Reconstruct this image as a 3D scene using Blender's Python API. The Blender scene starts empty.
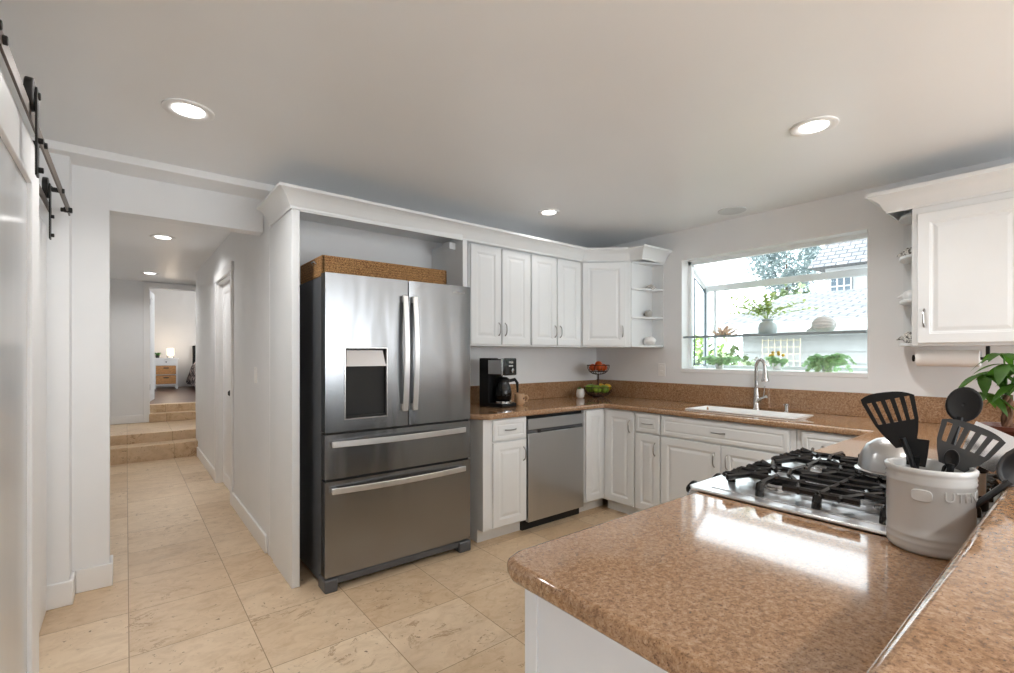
import bpy, bmesh, math, random
from mathutils import Vector, Matrix
random.seed(7)
sc = bpy.context.scene
COL = sc.collection
PI = math.pi
# ------------------------------------------------------------------ camera
cam_d = bpy.data.cameras.new('camera')
cam_d.sensor_width = 36.0
cam_d.lens = 36.0 * 478.0 / 1014.0
cam_d.shift_y = 18.0 / 1014.0
cam_d.clip_start = 0.02
cam = bpy.data.objects.new('camera', cam_d)
COL.objects.link(cam)
cam.location = (0, 0, 1.33)
cam.rotation_euler = (PI / 2, 0, math.radians(51.45) - PI / 2)
sc.camera = cam
# ------------------------------------------------------------------ colour management
sc.view_settings.view_transform = 'Standard'
sc.view_settings.look = 'None'
sc.view_settings.gamma = 1.0
sc.view_settings.use_curve_mapping = False
sc.view_settings.exposure = 0.17
try:
    sc.cycles.use_denoising = True
    sc.cycles.max_bounces = 10
    sc.cycles.diffuse_bounces = 6
    sc.cycles.glossy_bounces = 5
    sc.cycles.transparent_max_bounces = 16
    sc.cycles.sample_clamp_indirect = 6.0
    sc.cycles.caustics_reflective = False
    sc.cycles.caustics_refractive = False
except Exception:
    pass
# ------------------------------------------------------------------ sky
w = bpy.data.worlds.new('sky')
sc.world = w
w.use_nodes = True
bg = w.node_tree.nodes['Background']
bg.inputs['Color'].default_value = (0.89, 0.955, 1.0, 1)
bg.inputs['Strength'].default_value = 4.2

def lamp(name, kind, loc, rot, energy, color=(1, 1, 1), **kw):
    d = bpy.data.lights.new(name, kind)
    d.energy = energy
    d.color = color
    for k, v in kw.items():
        setattr(d, k, v)
    o = bpy.data.objects.new(name, d)
    COL.objects.link(o)
    o.location = loc
    o.rotation_euler = rot
    return o

# sun on the neighbour's side of the house
lamp('sun', 'SUN', (0, 0, 10), (math.radians(38), 0, math.radians(-75)), 2.0, (1, 0.98, 0.95), angle=0.02)
# daylight coming through the garden window (portal only guides the sky light)
p = lamp('window_portal', 'AREA', (3.90, 1.66, 1.67), (0, math.radians(90), 0), 1, size=0.93, size_y=1.34, shape='RECTANGLE')
p.data.cycles.is_portal = True
# added fill lamps behind the camera, set in the made-up patio doorway
for px_ in (1.52, 2.88):
    lamp('rear_fill', 'AREA', (px_, -3.40, 1.15), (math.radians(-90), 0, PI), 29, (0.91, 0.955, 1.0),
         shape='RECTANGLE', size=1.15, size_y=2.05)
# added fill lamps to brighten the bedroom and the landing, no windows there
lamp('bedroom_fill', 'AREA', (2.9, 12.0, 1.9), (0, math.radians(90), 0), 26, (1, 0.98, 0.96),
     shape='RECTANGLE', size=1.3, size_y=1.6)
lamp('landing_fill', 'AREA', (-1.35, 8.3, 1.5), (0, math.radians(-90), 0), 120, (0.97, 0.98, 1),
     shape='RECTANGLE', size=1.4, size_y=1.0)

# ------------------------------------------------------------------ materials
def srgb(r, g, b):
    f = lambda c: (c / 255 / 12.92) if c <= 10 else ((c / 255 + 0.055) / 1.055) ** 2.4
    return (f(r), f(g), f(b), 1)

class NT:
    def __init__(s, name):
        s.m = bpy.data.materials.new(name)
        s.m.use_nodes = True
        s.t = s.m.node_tree
        s.b = s.t.nodes['Principled BSDF']
    def n(s, typ, **kw):
        x = s.t.nodes.new(typ)
        for k, v in kw.items():
            setattr(x, k, v)
        return x
    def l(s, a, b):
        s.t.links.new(a, b)
    def coords(s, scale=(1, 1, 1), kind='Object', loc=(0, 0, 0)):
        c = s.n('ShaderNodeTexCoord')
        mp = s.n('ShaderNodeMapping')
        mp.inputs['Scale'].default_value = scale
        mp.inputs['Location'].default_value = loc
        s.l(c.outputs[kind], mp.inputs[0])
        return mp.outputs[0]
    def world(s, scale=(1, 1, 1), loc=(0, 0, 0)):
        c = s.n('ShaderNodeNewGeometry')
        mp = s.n('ShaderNodeMapping')
        mp.inputs['Scale'].default_value = scale
        mp.inputs['Location'].default_value = loc
        s.l(c.outputs['Position'], mp.inputs[0])
        return mp.outputs[0]
    def noise(s, vec, scale, detail=3, rough=0.5, dist=0.0):
        x = s.n('ShaderNodeTexNoise')
        x.inputs['Scale'].default_value = scale
        x.inputs['Detail'].default_value = detail
        x.inputs['Roughness'].default_value = rough
        x.inputs['Distortion'].default_value = dist
        s.l(vec, x.inputs['Vector'])
        return x.outputs['Fac']
    def ramp(s, fac, stops, interp='LINEAR'):
        r = s.n('ShaderNodeValToRGB')
        r.color_ramp.interpolation = interp
        el = r.color_ramp.elements
        while len(el) < len(stops):
            el.new(0.5)
        for e, (p_, c) in zip(el, stops):
            e.position = p_
            e.color = c if len(c) == 4 else (*c, 1)
        s.l(fac, r.inputs[0])
        return r.outputs[0]
    def mix(s, fac, a, b, mode='MIX'):
        x = s.n('ShaderNodeMix', data_type='RGBA', blend_type=mode)
        for i, v in ((0, fac), (6, a), (7, b)):
            if hasattr(v, 'links'):
                s.l(v, x.inputs[i])
            else:
                x.inputs[i].default_value = v
        return x.outputs[2]
    def bump(s, h, strength=0.2, dist=0.002):
        x = s.n('ShaderNodeBump')
        x.inputs['Strength'].default_value = strength
        x.inputs['Distance'].default_value = dist
        s.l(h, x.inputs['Height'])
        s.l(x.outputs[0], s.b.inputs['Normal'])

def plain(name, col, rough=0.5, metal=0.0, var=0.04, vs=6.0, bump=0.0, bscale=60, coat=0.0, aniso=0.0, sub=0.0):
    k = NT(name)
    v = k.world()
    f = k.noise(v, vs, 3)
    a = tuple(max(0, c * (1 - var)) for c in col[:3]) + (1,)
    b = tuple(min(1, c * (1 + var)) for c in col[:3]) + (1,)
    k.l(k.ramp(f, [(0.3, a), (0.7, b)]), k.b.inputs['Base Color'])
    k.b.inputs['Roughness'].default_value = rough
    k.b.inputs['Metallic'].default_value = metal
    k.b.inputs['Coat Weight'].default_value = coat
    k.b.inputs['Coat Roughness'].default_value = 0.05
    if aniso:
        k.b.inputs['Anisotropic'].default_value = aniso
    if sub:
        k.b.inputs['Subsurface Weight'].default_value = sub
        k.b.inputs['Subsurface Scale'].default_value = 0.01
    if bump:
        k.bump(k.noise(v, bscale, 4), bump, 0.002)
    return k.m

M = {}
M['wall'] = plain('wall_paint', srgb(232, 233, 234), 0.55, bump=0.06, bscale=140, var=0.01)
M['ceil'] = plain('ceiling_paint', srgb(234, 235, 236), 0.34, bump=0.05, bscale=30, var=0.015, vs=1.5)
M['cab'] = plain('cabinet_paint', srgb(225, 227, 228), 0.45, var=0.01)
M['fasciapaint'] = plain('fascia_paint', srgb(212, 213, 214), 0.6)
M['trim'] = plain('trim_paint', srgb(236, 236, 236), 0.35, var=0.01)
M['cab_daylit'] = plain('cabinet_paint_daylit', srgb(228, 232, 238), 0.4, var=0.01)  # cabinet white with the cool cast of daylight put into its colour
M['black'] = plain('black_plastic', (0.006, 0.006, 0.0065, 1), 0.45, var=0.1)
M['blackgloss'] = plain('black_gloss', (0.008, 0.008, 0.009, 1), 0.08, var=0.1)
M['black'].node_tree.nodes['Principled BSDF'].inputs['Specular IOR Level'].default_value = 0.25
M['iron'] = plain('cast_iron', (0.010, 0.010, 0.011, 1), 0.2, var=0.2, vs=80, bump=0.06, bscale=400)
M['rail'] = plain('dark_bronze_rail', srgb(92, 80, 70), 0.42, metal=0.6)
M['hanger'] = plain('black_iron_hanger', (0.014, 0.013, 0.012, 1), 0.4, metal=0.3)
M['chrome'] = plain('brushed_nickel', (0.62, 0.61, 0.60, 1), 0.22, metal=1)
M['pull'] = plain('satin_nickel_pull', (0.36, 0.35, 0.34, 1), 0.3, metal=1)
M['dark'] = plain('dark_gap', (0.01, 0.01, 0.01, 1), 0.7)
M['fridgeside'] = plain('grey_painted_case', srgb(82, 84, 88), 0.4, var=0.03)
M['ceramic'] = plain('white_ceramic', srgb(226, 224, 222), 0.22, coat=0.3, var=0.01)
M['crock'] = plain('white_stoneware', srgb(202, 203, 203), 0.25, coat=0.3, var=0.02)
M['sink'] = plain('sink_enamel', srgb(248, 248, 248), 0.2, var=0.005)
M['greyvase'] = plain('grey_glass_vase', srgb(196, 206, 208), 0.3)
M['coral'] = plain('coral', srgb(226, 198, 176), 0.7, var=0.2, vs=60)
M['leaf'] = plain('green_leaf', srgb(90, 140, 70), 0.4, var=0.25, vs=25)
M['leafd'] = plain('deep_green_leaf', srgb(70, 120, 35), 0.33, var=0.3, vs=20)
M['leafl'] = plain('pale_green_leaf', srgb(178, 204, 120), 0.45, var=0.25, vs=25)
M['fern'] = plain('fern_leaf', srgb(120, 178, 110), 0.45, var=0.25, vs=30)
def leafmat(name, col):
    k = NT(name)
    f = k.noise(k.world(), 25, 3)
    c = k.ramp(f, [(0.3, tuple(x * 0.75 for x in col[:3]) + (1,)), (0.7, tuple(min(1, x * 1.2) for x in col[:3]) + (1,))])
    k.l(c, k.b.inputs['Base Color'])
    k.b.inputs['Roughness'].default_value = 0.45
    tr = k.n('ShaderNodeBsdfTranslucent')
    k.l(c, tr.inputs[0])
    mx = k.n('ShaderNodeMixShader')
    mx.inputs[0].default_value = 0.6
    k.l(k.b.outputs[0], mx.inputs[1]); k.l(tr.outputs[0], mx.inputs[2])
    k.l(mx.outputs[0], k.t.nodes['Material Output'].inputs['Surface'])
    return k.m
M['sprig'] = leafmat('sprig_leaf', srgb(206, 220, 150))
M['fern'] = leafmat('fern_leaf', srgb(188, 216, 172))
M['moneyleaf'] = leafmat('glossy_star_leaf', srgb(70, 112, 36))
M['bark'] = plain('bark', srgb(110, 78, 58), 0.8, var=0.3, vs=60, bump=0.5)
M['pot'] = plain('brown_glazed_pot', srgb(96, 52, 38), 0.3, var=0.15)
M['orange'] = plain('orange_fruit', srgb(214, 92, 30), 0.4, var=0.2, vs=30)
M['greenfruit'] = plain('green_fruit', srgb(120, 150, 50), 0.35, var=0.25, vs=30)
M['banana'] = plain('yellow_fruit', srgb(222, 180, 50), 0.4, var=0.2, vs=30)
M['wire'] = plain('bronze_wire', srgb(60, 32, 22), 0.4, metal=0.5)
M['mug'] = plain('beige_mug', srgb(196, 160, 124), 0.3)
M['heart'] = plain('mug_heart', srgb(90, 40, 25), 0.4)
M['wood'] = plain('nightstand_wood', srgb(190, 135, 80), 0.5, var=0.2, vs=30)
M['paper'] = plain('paper_towel', srgb(240, 238, 235), 0.9, bump=0.3, bscale=300)
M['siding'] = plain('white_siding', srgb(196, 198, 198), 0.7)
M['foliage'] = plain('garden_foliage', srgb(128, 144, 106), 0.7, var=0.35, vs=3)
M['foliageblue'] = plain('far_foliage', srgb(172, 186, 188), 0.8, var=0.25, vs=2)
M['grass'] = plain('gravel', srgb(150, 148, 144), 0.9, var=0.2)
M['alum'] = plain('window_frame_paint', srgb(244, 248, 250), 0.4, var=0.01)
M['gasket'] = plain('window_gasket', srgb(95, 110, 122), 0.5)
M['plate'] = plain('switch_plate', srgb(245, 244, 242), 0.3, var=0.005)
M['shellgrey'] = plain('grey_shell', srgb(176, 172, 166), 0.6, var=0.15, vs=60)
M['shellpale'] = plain('pale_wood', srgb(215, 205, 180), 0.7)
M['hsteel'] = plain('satin_handle_steel', (0.72, 0.72, 0.72, 1), 0.34, metal=1, var=0.01)
M['shellwhite'] = plain('white_shell', srgb(242, 241, 240), 0.5, var=0.04, vs=60)
M['bedwall'] = plain('bedroom_paint', srgb(214, 212, 210), 0.6, var=0.01)
M['darkgrey'] = plain('grey_nylon', srgb(44, 45, 47), 0.4)
M['steelplain'] = plain('polished_steel', (0.55, 0.55, 0.56, 1), 0.2, metal=1)
M['domesteel'] = plain('satin_steel', (0.5, 0.5, 0.5, 1), 0.32, metal=1)
M['cooktop'] = plain('bright_satin_steel', (0.78, 0.78, 0.79, 1), 0.30, metal=1, var=0.02)
M['edgegrey'] = plain('shelf_edge', srgb(150, 162, 168), 0.4)
M['text'] = plain('silver_print', srgb(205, 205, 205), 0.4)

def steel(name, col, rough, axis='z', var=0.10):
    k = NT(name)
    sc_ = {'z': (260, 260, 1.2), 'x': (1.2, 260, 260)}[axis]
    f = k.noise(k.world(sc_), 1.0, 2)
    g = k.noise(k.world((5, 5, 0.9)), 1.0, 2)
    c = k.ramp(f, [(0.2, tuple(x * (1 - var) for x in col) + (1,)), (0.8, tuple(min(1, x * (1 + var)) for x in col) + (1,))])
    k.l(c, k.b.inputs['Base Color'])
    k.b.inputs['Metallic'].default_value = 1
    r = k.n('ShaderNodeMapRange')
    r.inputs['To Min'].default_value = rough - 0.02
    r.inputs['To Max'].default_value = rough + 0.03
    k.l(f, r.inputs['Value'])
    k.b.inputs['Roughness'].default_value = rough
    k.bump(g, 0.6, 0.012)
    return k.m
M['steel'] = steel('brushed_stainless', (0.285, 0.29, 0.296), 0.24, var=0.012)
M['steelh'] = steel('bright_stainless', (0.62, 0.62, 0.63), 0.26, 'x')
M['steeldw'] = steel('dishwasher_stainless', (0.53, 0.54, 0.55), 0.3, var=0.012)

def granite():
    k = NT('brown_speckled_granite')
    v = k.world()
    big = k.noise(v, 9, 4, 0.6)
    mid = k.noise(v, 95, 5, 0.8, 0.3)
    fine = k.noise(v, 230, 3, 0.7)
    base = k.ramp(mid, [(0.32, srgb(76, 50, 32)), (0.44, srgb(142, 108, 76)), (0.54, srgb(174, 137, 104)), (0.70, srgb(208, 180, 150))])
    tint = k.ramp(big, [(0.3, srgb(150, 112, 79)), (0.7, srgb(180, 145, 113))])
    c1 = k.mix(0.30, base, tint)
    sp = k.ramp(fine, [(0.0, srgb(70, 48, 30)), (0.36, srgb(120, 88, 60)), (0.43, (1, 1, 1, 1)), (1.0, (1, 1, 1, 1))])
    c2 = k.mix(0.7, c1, sp, 'MULTIPLY')
    k.l(c2, k.b.inputs['Base Color'])
    k.b.inputs['Roughness'].default_value = 0.09
    k.b.inputs['IOR'].default_value = 1.55
    k.b.inputs['Coat Weight'].default_value = 0.3
    k.b.inputs['Coat Roughness'].default_value = 0.03
    return k.m
M['granite'] = granite()

def travertine():
    k = NT('travertine_tiles')
    p_ = 0.4725
    br = k.n('ShaderNodeTexBrick')
    br.offset = 0.0
    br.squash = 1.0
    br.inputs['Color1'].default_value = (0, 0, 0, 1)
    br.inputs['Color2'].default_value = (1, 1, 1, 1)
    br.inputs['Mortar'].default_value = (0.5, 0.5, 0.5, 1)
    br.inputs['Scale'].default_value = 1.0
    br.inputs['Mortar Size'].default_value = 0.0022
    br.inputs['Mortar Smooth'].default_value = 0.3
    br.inputs['Brick Width'].default_value = p_
    br.inputs['Row Height'].default_value = 0.465
    v = k.world((1, 1, 0), (-0.010 + p_ * 20, -2.21 + 0.465 * 20, 0))
    k.l(v, br.inputs['Vector'])
    w0 = k.world((1, 1, 1))
    # shift the vein pattern from tile to tile
    sep = k.n('ShaderNodeVectorMath', operation='MULTIPLY_ADD')
    k.l(br.outputs['Color'], sep.inputs[0])
    sep.inputs[1].default_value = (7, 5, 3)
    k.l(w0, sep.inputs[2])
    vv = sep.outputs[0]
    st = k.n('ShaderNodeMapping')
    st.inputs['Scale'].default_value = (1.0, 1.5, 1.0)
    k.l(vv, st.inputs[0])
    n1 = k.noise(st.outputs[0], 2.0, 6, 0.66, 0.9)
    n2 = k.noise(st.outputs[0], 9, 6, 0.7, 1.2)
    base = k.ramp(n1, [(0.30, srgb(166, 132, 96)), (0.42, srgb(196, 164, 126)), (0.56, srgb(210, 180, 144)), (0.74, srgb(222, 198, 166))])
    c = k.mix(0.42, base, k.ramp(n2, [(0.35, srgb(180, 148, 110)), (0.55, srgb(226, 204, 174))]))
    # per tile tone
    c = k.mix(0.28, c, k.ramp(br.outputs['Color'], [(0, srgb(184, 154, 120)), (1, srgb(244, 230, 208))]))
    # veins: thin dark flecks
    n3 = k.noise(st.outputs[0], 5.5, 8, 0.72, 1.6)
    ve = k.ramp(n3, [(0.0, (0, 0, 0, 1)), (0.575, (0, 0, 0, 1)), (0.61, (1, 1, 1, 1)), (0.65, (0, 0, 0, 1))])
    vmask = k.ramp(k.noise(vv, 1.3, 2), [(0.50, (0.06, 0.06, 0.06, 1)), (0.62, (0.9, 0.9, 0.9, 1))])
    c = k.mix(k.mix(1.0, ve, vmask, 'MULTIPLY'), c, srgb(150, 114, 78))
    pits = k.noise(w0, 34, 5, 0.65)
    area = k.noise(w0, 3.1, 2)
    pm = k.n('ShaderNodeMath', operation='MULTIPLY')
    pa = k.ramp(pits, [(0.0, (0, 0, 0, 1)), (0.62, (0, 0, 0, 1)), (0.66, (1, 1, 1, 1))])
    pb = k.ramp(area, [(0.42, (0, 0, 0, 1)), (0.60, (1, 1, 1, 1))])
    k.l(pa, pm.inputs[0])
    k.l(pb, pm.inputs[1])
    c = k.mix(pm.outputs[0], c, srgb(120, 92, 66))
    c = k.mix(br.outputs['Fac'], c, srgb(150, 122, 92))
    k.l(c, k.b.inputs['Base Color'])
    k.b.inputs['Roughness'].default_value = 0.36
    inv = k.n('ShaderNodeMath', operation='SUBTRACT')
    inv.inputs[0].default_value = 1
    k.l(br.outputs['Fac'], inv.inputs[1])
    k.bump(inv.outputs[0], 0.4, 0.002)
    return k.m
M['floor'] = travertine()

def wicker():
    k = NT('woven_wicker')
    a = k.n('ShaderNodeTexWave', wave_type='BANDS', bands_direction='Z')
    a.inputs['Scale'].default_value = 20
    a.inputs['Distortion'].default_value = 11
    a.inputs['Detail'].default_value = 3
    a.inputs['Detail Scale'].default_value = 6
    k.l(k.world((2.2, 2.2, 1)), a.inputs['Vector'])
    c = k.ramp(a.outputs['Fac'], [(0.1, srgb(104, 62, 30)), (0.45, srgb(186, 126, 70)), (0.9, srgb(224, 176, 116))])
    k.l(c, k.b.inputs['Base Color'])
    k.b.inputs['Roughness'].default_value = 0.75
    k.bump(a.outputs['Fac'], 0.8, 0.006)
    return k.m
M['wicker'] = wicker()

def shingle():
    k = NT('grey_shingles')
    br = k.n('ShaderNodeTexBrick')
    br.inputs['Color1'].default_value = srgb(120, 122, 126)
    br.inputs['Color2'].default_value = srgb(142, 142, 142)
    br.inputs['Mortar'].default_value = srgb(70, 74, 80)
    br.inputs['Scale'].default_value = 1
    br.inputs['Brick Width'].default_value = 0.34
    br.inputs['Row Height'].default_value = 0.17
    br.inputs['Mortar Size'].default_value = 0.016
    c = k.coords((1, 1, 1), 'UV')
    geo = k.n('ShaderNodeNewGeometry')
    s = k.n('ShaderNodeSeparateXYZ')
    k.l(geo.outputs['Position'], s.inputs[0])
    cb = k.n('ShaderNodeCombineXYZ')
    k.l(s.outputs['Y'], cb.inputs['X'])
    k.l(s.outputs['X'], cb.inputs['Y'])
    k.l(cb.outputs[0], br.inputs['Vector'])
    k.l(br.outputs['Color'], k.b.inputs['Base Color'])
    k.b.inputs['Roughness'].default_value = 0.9
    return k.m
M['shingle'] = shingle()

def glass(name, tint=(0.96, 0.985, 0.985, 1), rough=0.0, ior=1.4):
    k = NT(name)
    tr = k.n('ShaderNodeBsdfTransparent')
    tr.inputs[0].default_value = tint
    gl = k.n('ShaderNodeBsdfGlossy')
    gl.inputs['Roughness'].default_value = rough
    lw = k.n('ShaderNodeLayerWeight')
    lw.inputs[0].default_value = 0.5
    pw = k.n('ShaderNodeMath', operation='POWER')
    k.l(lw.outputs['Facing'], pw.inputs[0])
    pw.inputs[1].default_value = 4.0
    fr = k.n('ShaderNodeMapRange')
    fr.inputs['To Min'].default_value = (ior - 1) ** 2 / (ior + 1) ** 2
    fr.inputs['To Max'].default_value = 0.7
    k.l(pw.outputs[0], fr.inputs['Value'])
    mx = k.n('ShaderNodeMixShader')
    k.l(fr.outputs[0], mx.inputs[0])
    k.l(tr.outputs[0], mx.inputs[1])
    k.l(gl.outputs[0], mx.inputs[2])
    k.l(mx.outputs[0], k.t.nodes['Material Output'].inputs['Surface'])
    return k.m
M['glass'] = glass('window_glass')
M['shelfglass'] = glass('glass_shelf', (0.80, 0.88, 0.88, 1))
M['carafe'] = glass('dark_carafe_glass', (0.18, 0.18, 0.19, 1), 0.02, 1.5)

def emit(name, col, strength):
    k = NT(name)
    k.b.inputs['Base Color'].default_value = (0.9, 0.9, 0.9, 1)
    k.b.inputs['Emission Color'].default_value = col
    k.b.inputs['Emission Strength'].default_value = strength
    return k.m
M['led'] = emit('led_diffuser', (1, 0.98, 0.95, 1), 6)
M['lampshade'] = emit('lit_lampshade', (1, 0.8, 0.55, 1), 1.6)

def frosted():
    k = NT('frosted_panel')
    k.l(k.ramp(k.noise(k.world((1, 3, 0.6)), 1.2, 3), [(0.3, srgb(188, 190, 192)), (0.7, srgb(200, 201, 202))]), k.b.inputs['Base Color'])
    k.b.inputs['Roughness'].default_value = 0.14
    k.b.inputs['IOR'].default_value = 1.5
    return k.m
M['frost'] = frosted()

def darkwood():
    k = NT('dark_wood_floor')
    br = k.n('ShaderNodeTexBrick')
    br.inputs['Color1'].default_value = srgb(72, 46, 36)
    br.inputs['Color2'].default_value = srgb(92, 62, 48)
    br.inputs['Mortar'].default_value = srgb(50, 32, 24)
    br.inputs['Scale'].default_value = 1
    br.inputs['Brick Width'].default_value = 1.2
    br.inputs['Row Height'].default_value = 0.12
    br.inputs['Mortar Size'].default_value = 0.003
    k.l(k.world(), br.inputs['Vector'])
    k.l(br.outputs['Color'], k.b.inputs['Base Color'])
    k.b.inputs['Roughness'].default_value = 0.35
    return k.m
M['darkwood'] = darkwood()

def floral():
    k = NT('floral_duvet')
    v = k.n('ShaderNodeTexVoronoi')
    v.inputs['Scale'].default_value = 9
    k.l(k.world(), v.inputs['Vector'])
    c = k.ramp(v.outputs['Distance'], [(0.0, srgb(200, 170, 160)), (0.30, srgb(225, 215, 210)), (0.45, srgb(70, 62, 66)), (1, srgb(40, 36, 40))])
    k.l(c, k.b.inputs['Base Color'])
    k.b.inputs['Roughness'].default_value = 0.9
    return k.m
M['floral'] = floral()

def shellpat():
    k = NT('speckled_shell')
    c = k.ramp(k.noise(k.world(), 90, 3, 0.7), [(0.42, srgb(90, 84, 78)), (0.52, srgb(232, 228, 222))])
    k.l(c, k.b.inputs['Base Color'])
    k.b.inputs['Roughness'].default_value = 0.5
    return k.m
M['speckshell'] = shellpat()

# ------------------------------------------------------------------ mesh helpers
class MB:
    def __init__(s):
        s.v, s.f, s.m = [], [], []
    def add(s, vs, fs, mi=0, T=None):
        n = len(s.v)
        s.v += [tuple(T @ Vector(q)) if T else tuple(q) for q in vs]
        s.f += [tuple(n + i for i in f) for f in fs]
        s.m += [mi] * len(fs)
        return s
    def box(s, x0, x1, y0, y1, z0, z1, mi=0, T=None):
        x0, x1 = sorted((x0, x1)); y0, y1 = sorted((y0, y1)); z0, z1 = sorted((z0, z1))
        vs = [(x, y, z) for z in (z0, z1) for y in (y0, y1) for x in (x0, x1)]
        return s.add(vs, [(0, 2, 3, 1), (4, 5, 7, 6), (0, 1, 5, 4), (2, 6, 7, 3), (0, 4, 6, 2), (1, 3, 7, 5)], mi, T)
    def prism(s, pts, z0, z1, mi=0, T=None):
        n = len(pts)
        vs = [(x, y, z0) for x, y in pts] + [(x, y, z1) for x, y in pts]
        fs = [tuple(range(n))[::-1], tuple(range(n, 2 * n))] + [(i, (i + 1) % n, n + (i + 1) % n, n + i) for i in range(n)]
        return s.add(vs, fs, mi, T)
    def lathe(s, prof, c=(0, 0, 0), seg=32, mi=0, T=None, wave=None):
        vs, fs = [], []
        for i, (r, z) in enumerate(prof):
            for k in range(seg):
                a = 2 * PI * k / seg
                rr = max(r, 1e-4) * (1 + (wave(a, i) if wave else 0))
                vs.append((c[0] + rr * math.cos(a), c[1] + rr * math.sin(a), c[2] + z))
        for i in range(len(prof) - 1):
            for k in range(seg):
                fs.append((i * seg + k, i * seg + (k + 1) % seg, (i + 1) * seg + (k + 1) % seg, (i + 1) * seg + k))
        fs.append(tuple(range(seg))[::-1])
        fs.append(tuple((len(prof) - 1) * seg + k for k in range(seg)))
        return s.add(vs, fs, mi, T)
    def tube(s, path, r, seg=8, mi=0, T=None, flat=None):
        P_ = [Vector(q) for q in path]
        n = len(P_)
        rs = r if isinstance(r, (list, tuple)) else [r] * n
        vs, fs = [], []
        up = None
        for i in range(n):
            d = (P_[min(i + 1, n - 1)] - P_[max(i - 1, 0)]).normalized()
            if up is None:
                up = Vector((0, 0, 1)) if abs(d.z) < 0.9 else Vector((1, 0, 0))
            a = d.cross(up)
            if a.length < 1e-6:
                a = d.cross(Vector((0, 1, 0)))
            a.normalize()
            b = a.cross(d).normalized()
            up = b
            fa, fb = flat if flat else (1, 1)
            for k in range(seg):
                t = 2 * PI * (k + 0.5) / seg
                vs.append(P_[i] + a * math.cos(t) * rs[i] * fa + b * math.sin(t) * rs[i] * fb)
        for i in range(n - 1):
            for k in range(seg):
                fs.append((i * seg + k, i * seg + (k + 1) % seg, (i + 1) * seg + (k + 1) % seg, (i + 1) * seg + k))
        fs.append(tuple(range(seg))[::-1])
        fs.append(tuple((n - 1) * seg + k for k in range(seg)))
        return s.add(vs, fs, mi, T)
    def cyl(s, a, b, r, seg=16, mi=0, T=None):
        return s.tube([a, b], r, seg, mi, T)
    def ball(s, c, r, seg=14, mi=0, sc_=(1, 1, 1), fn=None):
        vs, fs = [], []
        rings = seg // 2 + 1
        for i in range(rings + 1):
            t = PI * i / rings
            for k in range(seg):
                p_ = 2 * PI * k / seg
                d = (math.sin(t) * math.cos(p_), math.sin(t) * math.sin(p_), math.cos(t))
                q = fn(d) if fn else 1
                rr = max(math.sin(t), 1e-3)
                d = (rr * math.cos(p_), rr * math.sin(p_), math.cos(t))
                vs.append(tuple(c[j] + r * q * d[j] * sc_[j] for j in range(3)))
        for i in range(rings):
            for k in range(seg):
                fs.append((i * seg + k, (i + 1) * seg + k, (i + 1) * seg + (k + 1) % seg, i * seg + (k + 1) % seg))
        return s.add(vs, fs, mi)
    def leaf(s, base, d, length, width, up=(0, 0, 1), droop=0.3, mi=0, fold=0.15, n=5):
        """a curved leaf with a centre fold, pointed at both ends"""
        base = Vector(base); d = Vector(d).normalized(); up = Vector(up)
        side = d.cross(up)
        if side.length < 1e-3:
            side = d.cross(Vector((1, 0, 0)))
        side.normalize()
        nrm = side.cross(d).normalized()
        vs, fs = [], []
        for i in range(n + 1):
            t = i / n
            c = base + d * length * t - Vector((0, 0, 1)) * droop * length * t * t
            wd = width * 0.5 * math.sin(PI * min(0.999, 0.04 + 0.96 * t) ** 0.85)
            vs += [c - side * wd + nrm * fold * wd, c, c + side * wd + nrm * fold * wd]
        for i in range(n):
            a = i * 3
            fs += [(a, a + 1, a + 4, a + 3), (a + 1, a + 2, a + 5, a + 4)]
        return s.add(vs, fs, mi)
    def loft_rect(s, w, h, rings, x=0, y=0, z=0, T=None, mi=0):
        """raised panel: nested rectangles (inset, depth) in the local xz plane, front towards -y"""
        vs, fs = [], []
        for ins, dep in rings:
            i = min(ins, w / 2 - 0.003, h / 2 - 0.003)
            vs += [(x + i, y + dep, z + i), (x + w - i, y + dep, z + i), (x + w - i, y + dep, z + h - i), (x + i, y + dep, z + h - i)]
        for r in range(len(rings) - 1):
            for k in range(4):
                fs.append((r * 4 + k, r * 4 + (k + 1) % 4, r * 4 + 4 + (k + 1) % 4, r * 4 + 4 + k))
        l = (len(rings) - 1) * 4
        fs.append((l, l + 1, l + 2, l + 3))
        fs.append((3, 2, 1, 0))
        return s.add(vs, fs, mi, T)
    def build(s, name, mat, parent=None, world=False, bevel=0, seg=2, smooth=False, sub=0, angle=35, loc=None, rotz=0, solid=0):
        me = bpy.data.meshes.new(name)
        off = Vector((0, 0, 0))
        if parent is not None and world:
            off = Vector(parent.location)
            pp = parent.parent
            while pp is not None:
                off += Vector(pp.location); pp = pp.parent
        me.from_pydata([tuple(Vector(q) - off) for q in s.v], [], s.f)
        mats = mat if isinstance(mat, (list, tuple)) else [mat]
        for m_ in mats:
            me.materials.append(M[m_] if isinstance(m_, str) else m_)
        for pol, mi in zip(me.polygons, s.m):
            pol.material_index = mi
        bm = bmesh.new(); bm.from_mesh(me)
        bmesh.ops.recalc_face_normals(bm, faces=bm.faces)
        bm.to_mesh(me); bm.free()
        o = bpy.data.objects.new(name, me)
        COL.objects.link(o)
        if parent is not None:
            o.parent = parent
        if loc: o.location = loc
        if rotz: o.rotation_euler = (0, 0, rotz)
        if solid:
            md = o.modifiers.new('thickness', 'SOLIDIFY'); md.thickness = solid; md.offset = 0
        if bevel:
            md = o.modifiers.new('edges', 'BEVEL'); md.width = bevel; md.segments = seg
            md.limit_method = 'ANGLE'; md.angle_limit = math.radians(40)
        if sub:
            md = o.modifiers.new('soft', 'SUBSURF'); md.levels = sub; md.render_levels = sub
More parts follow.
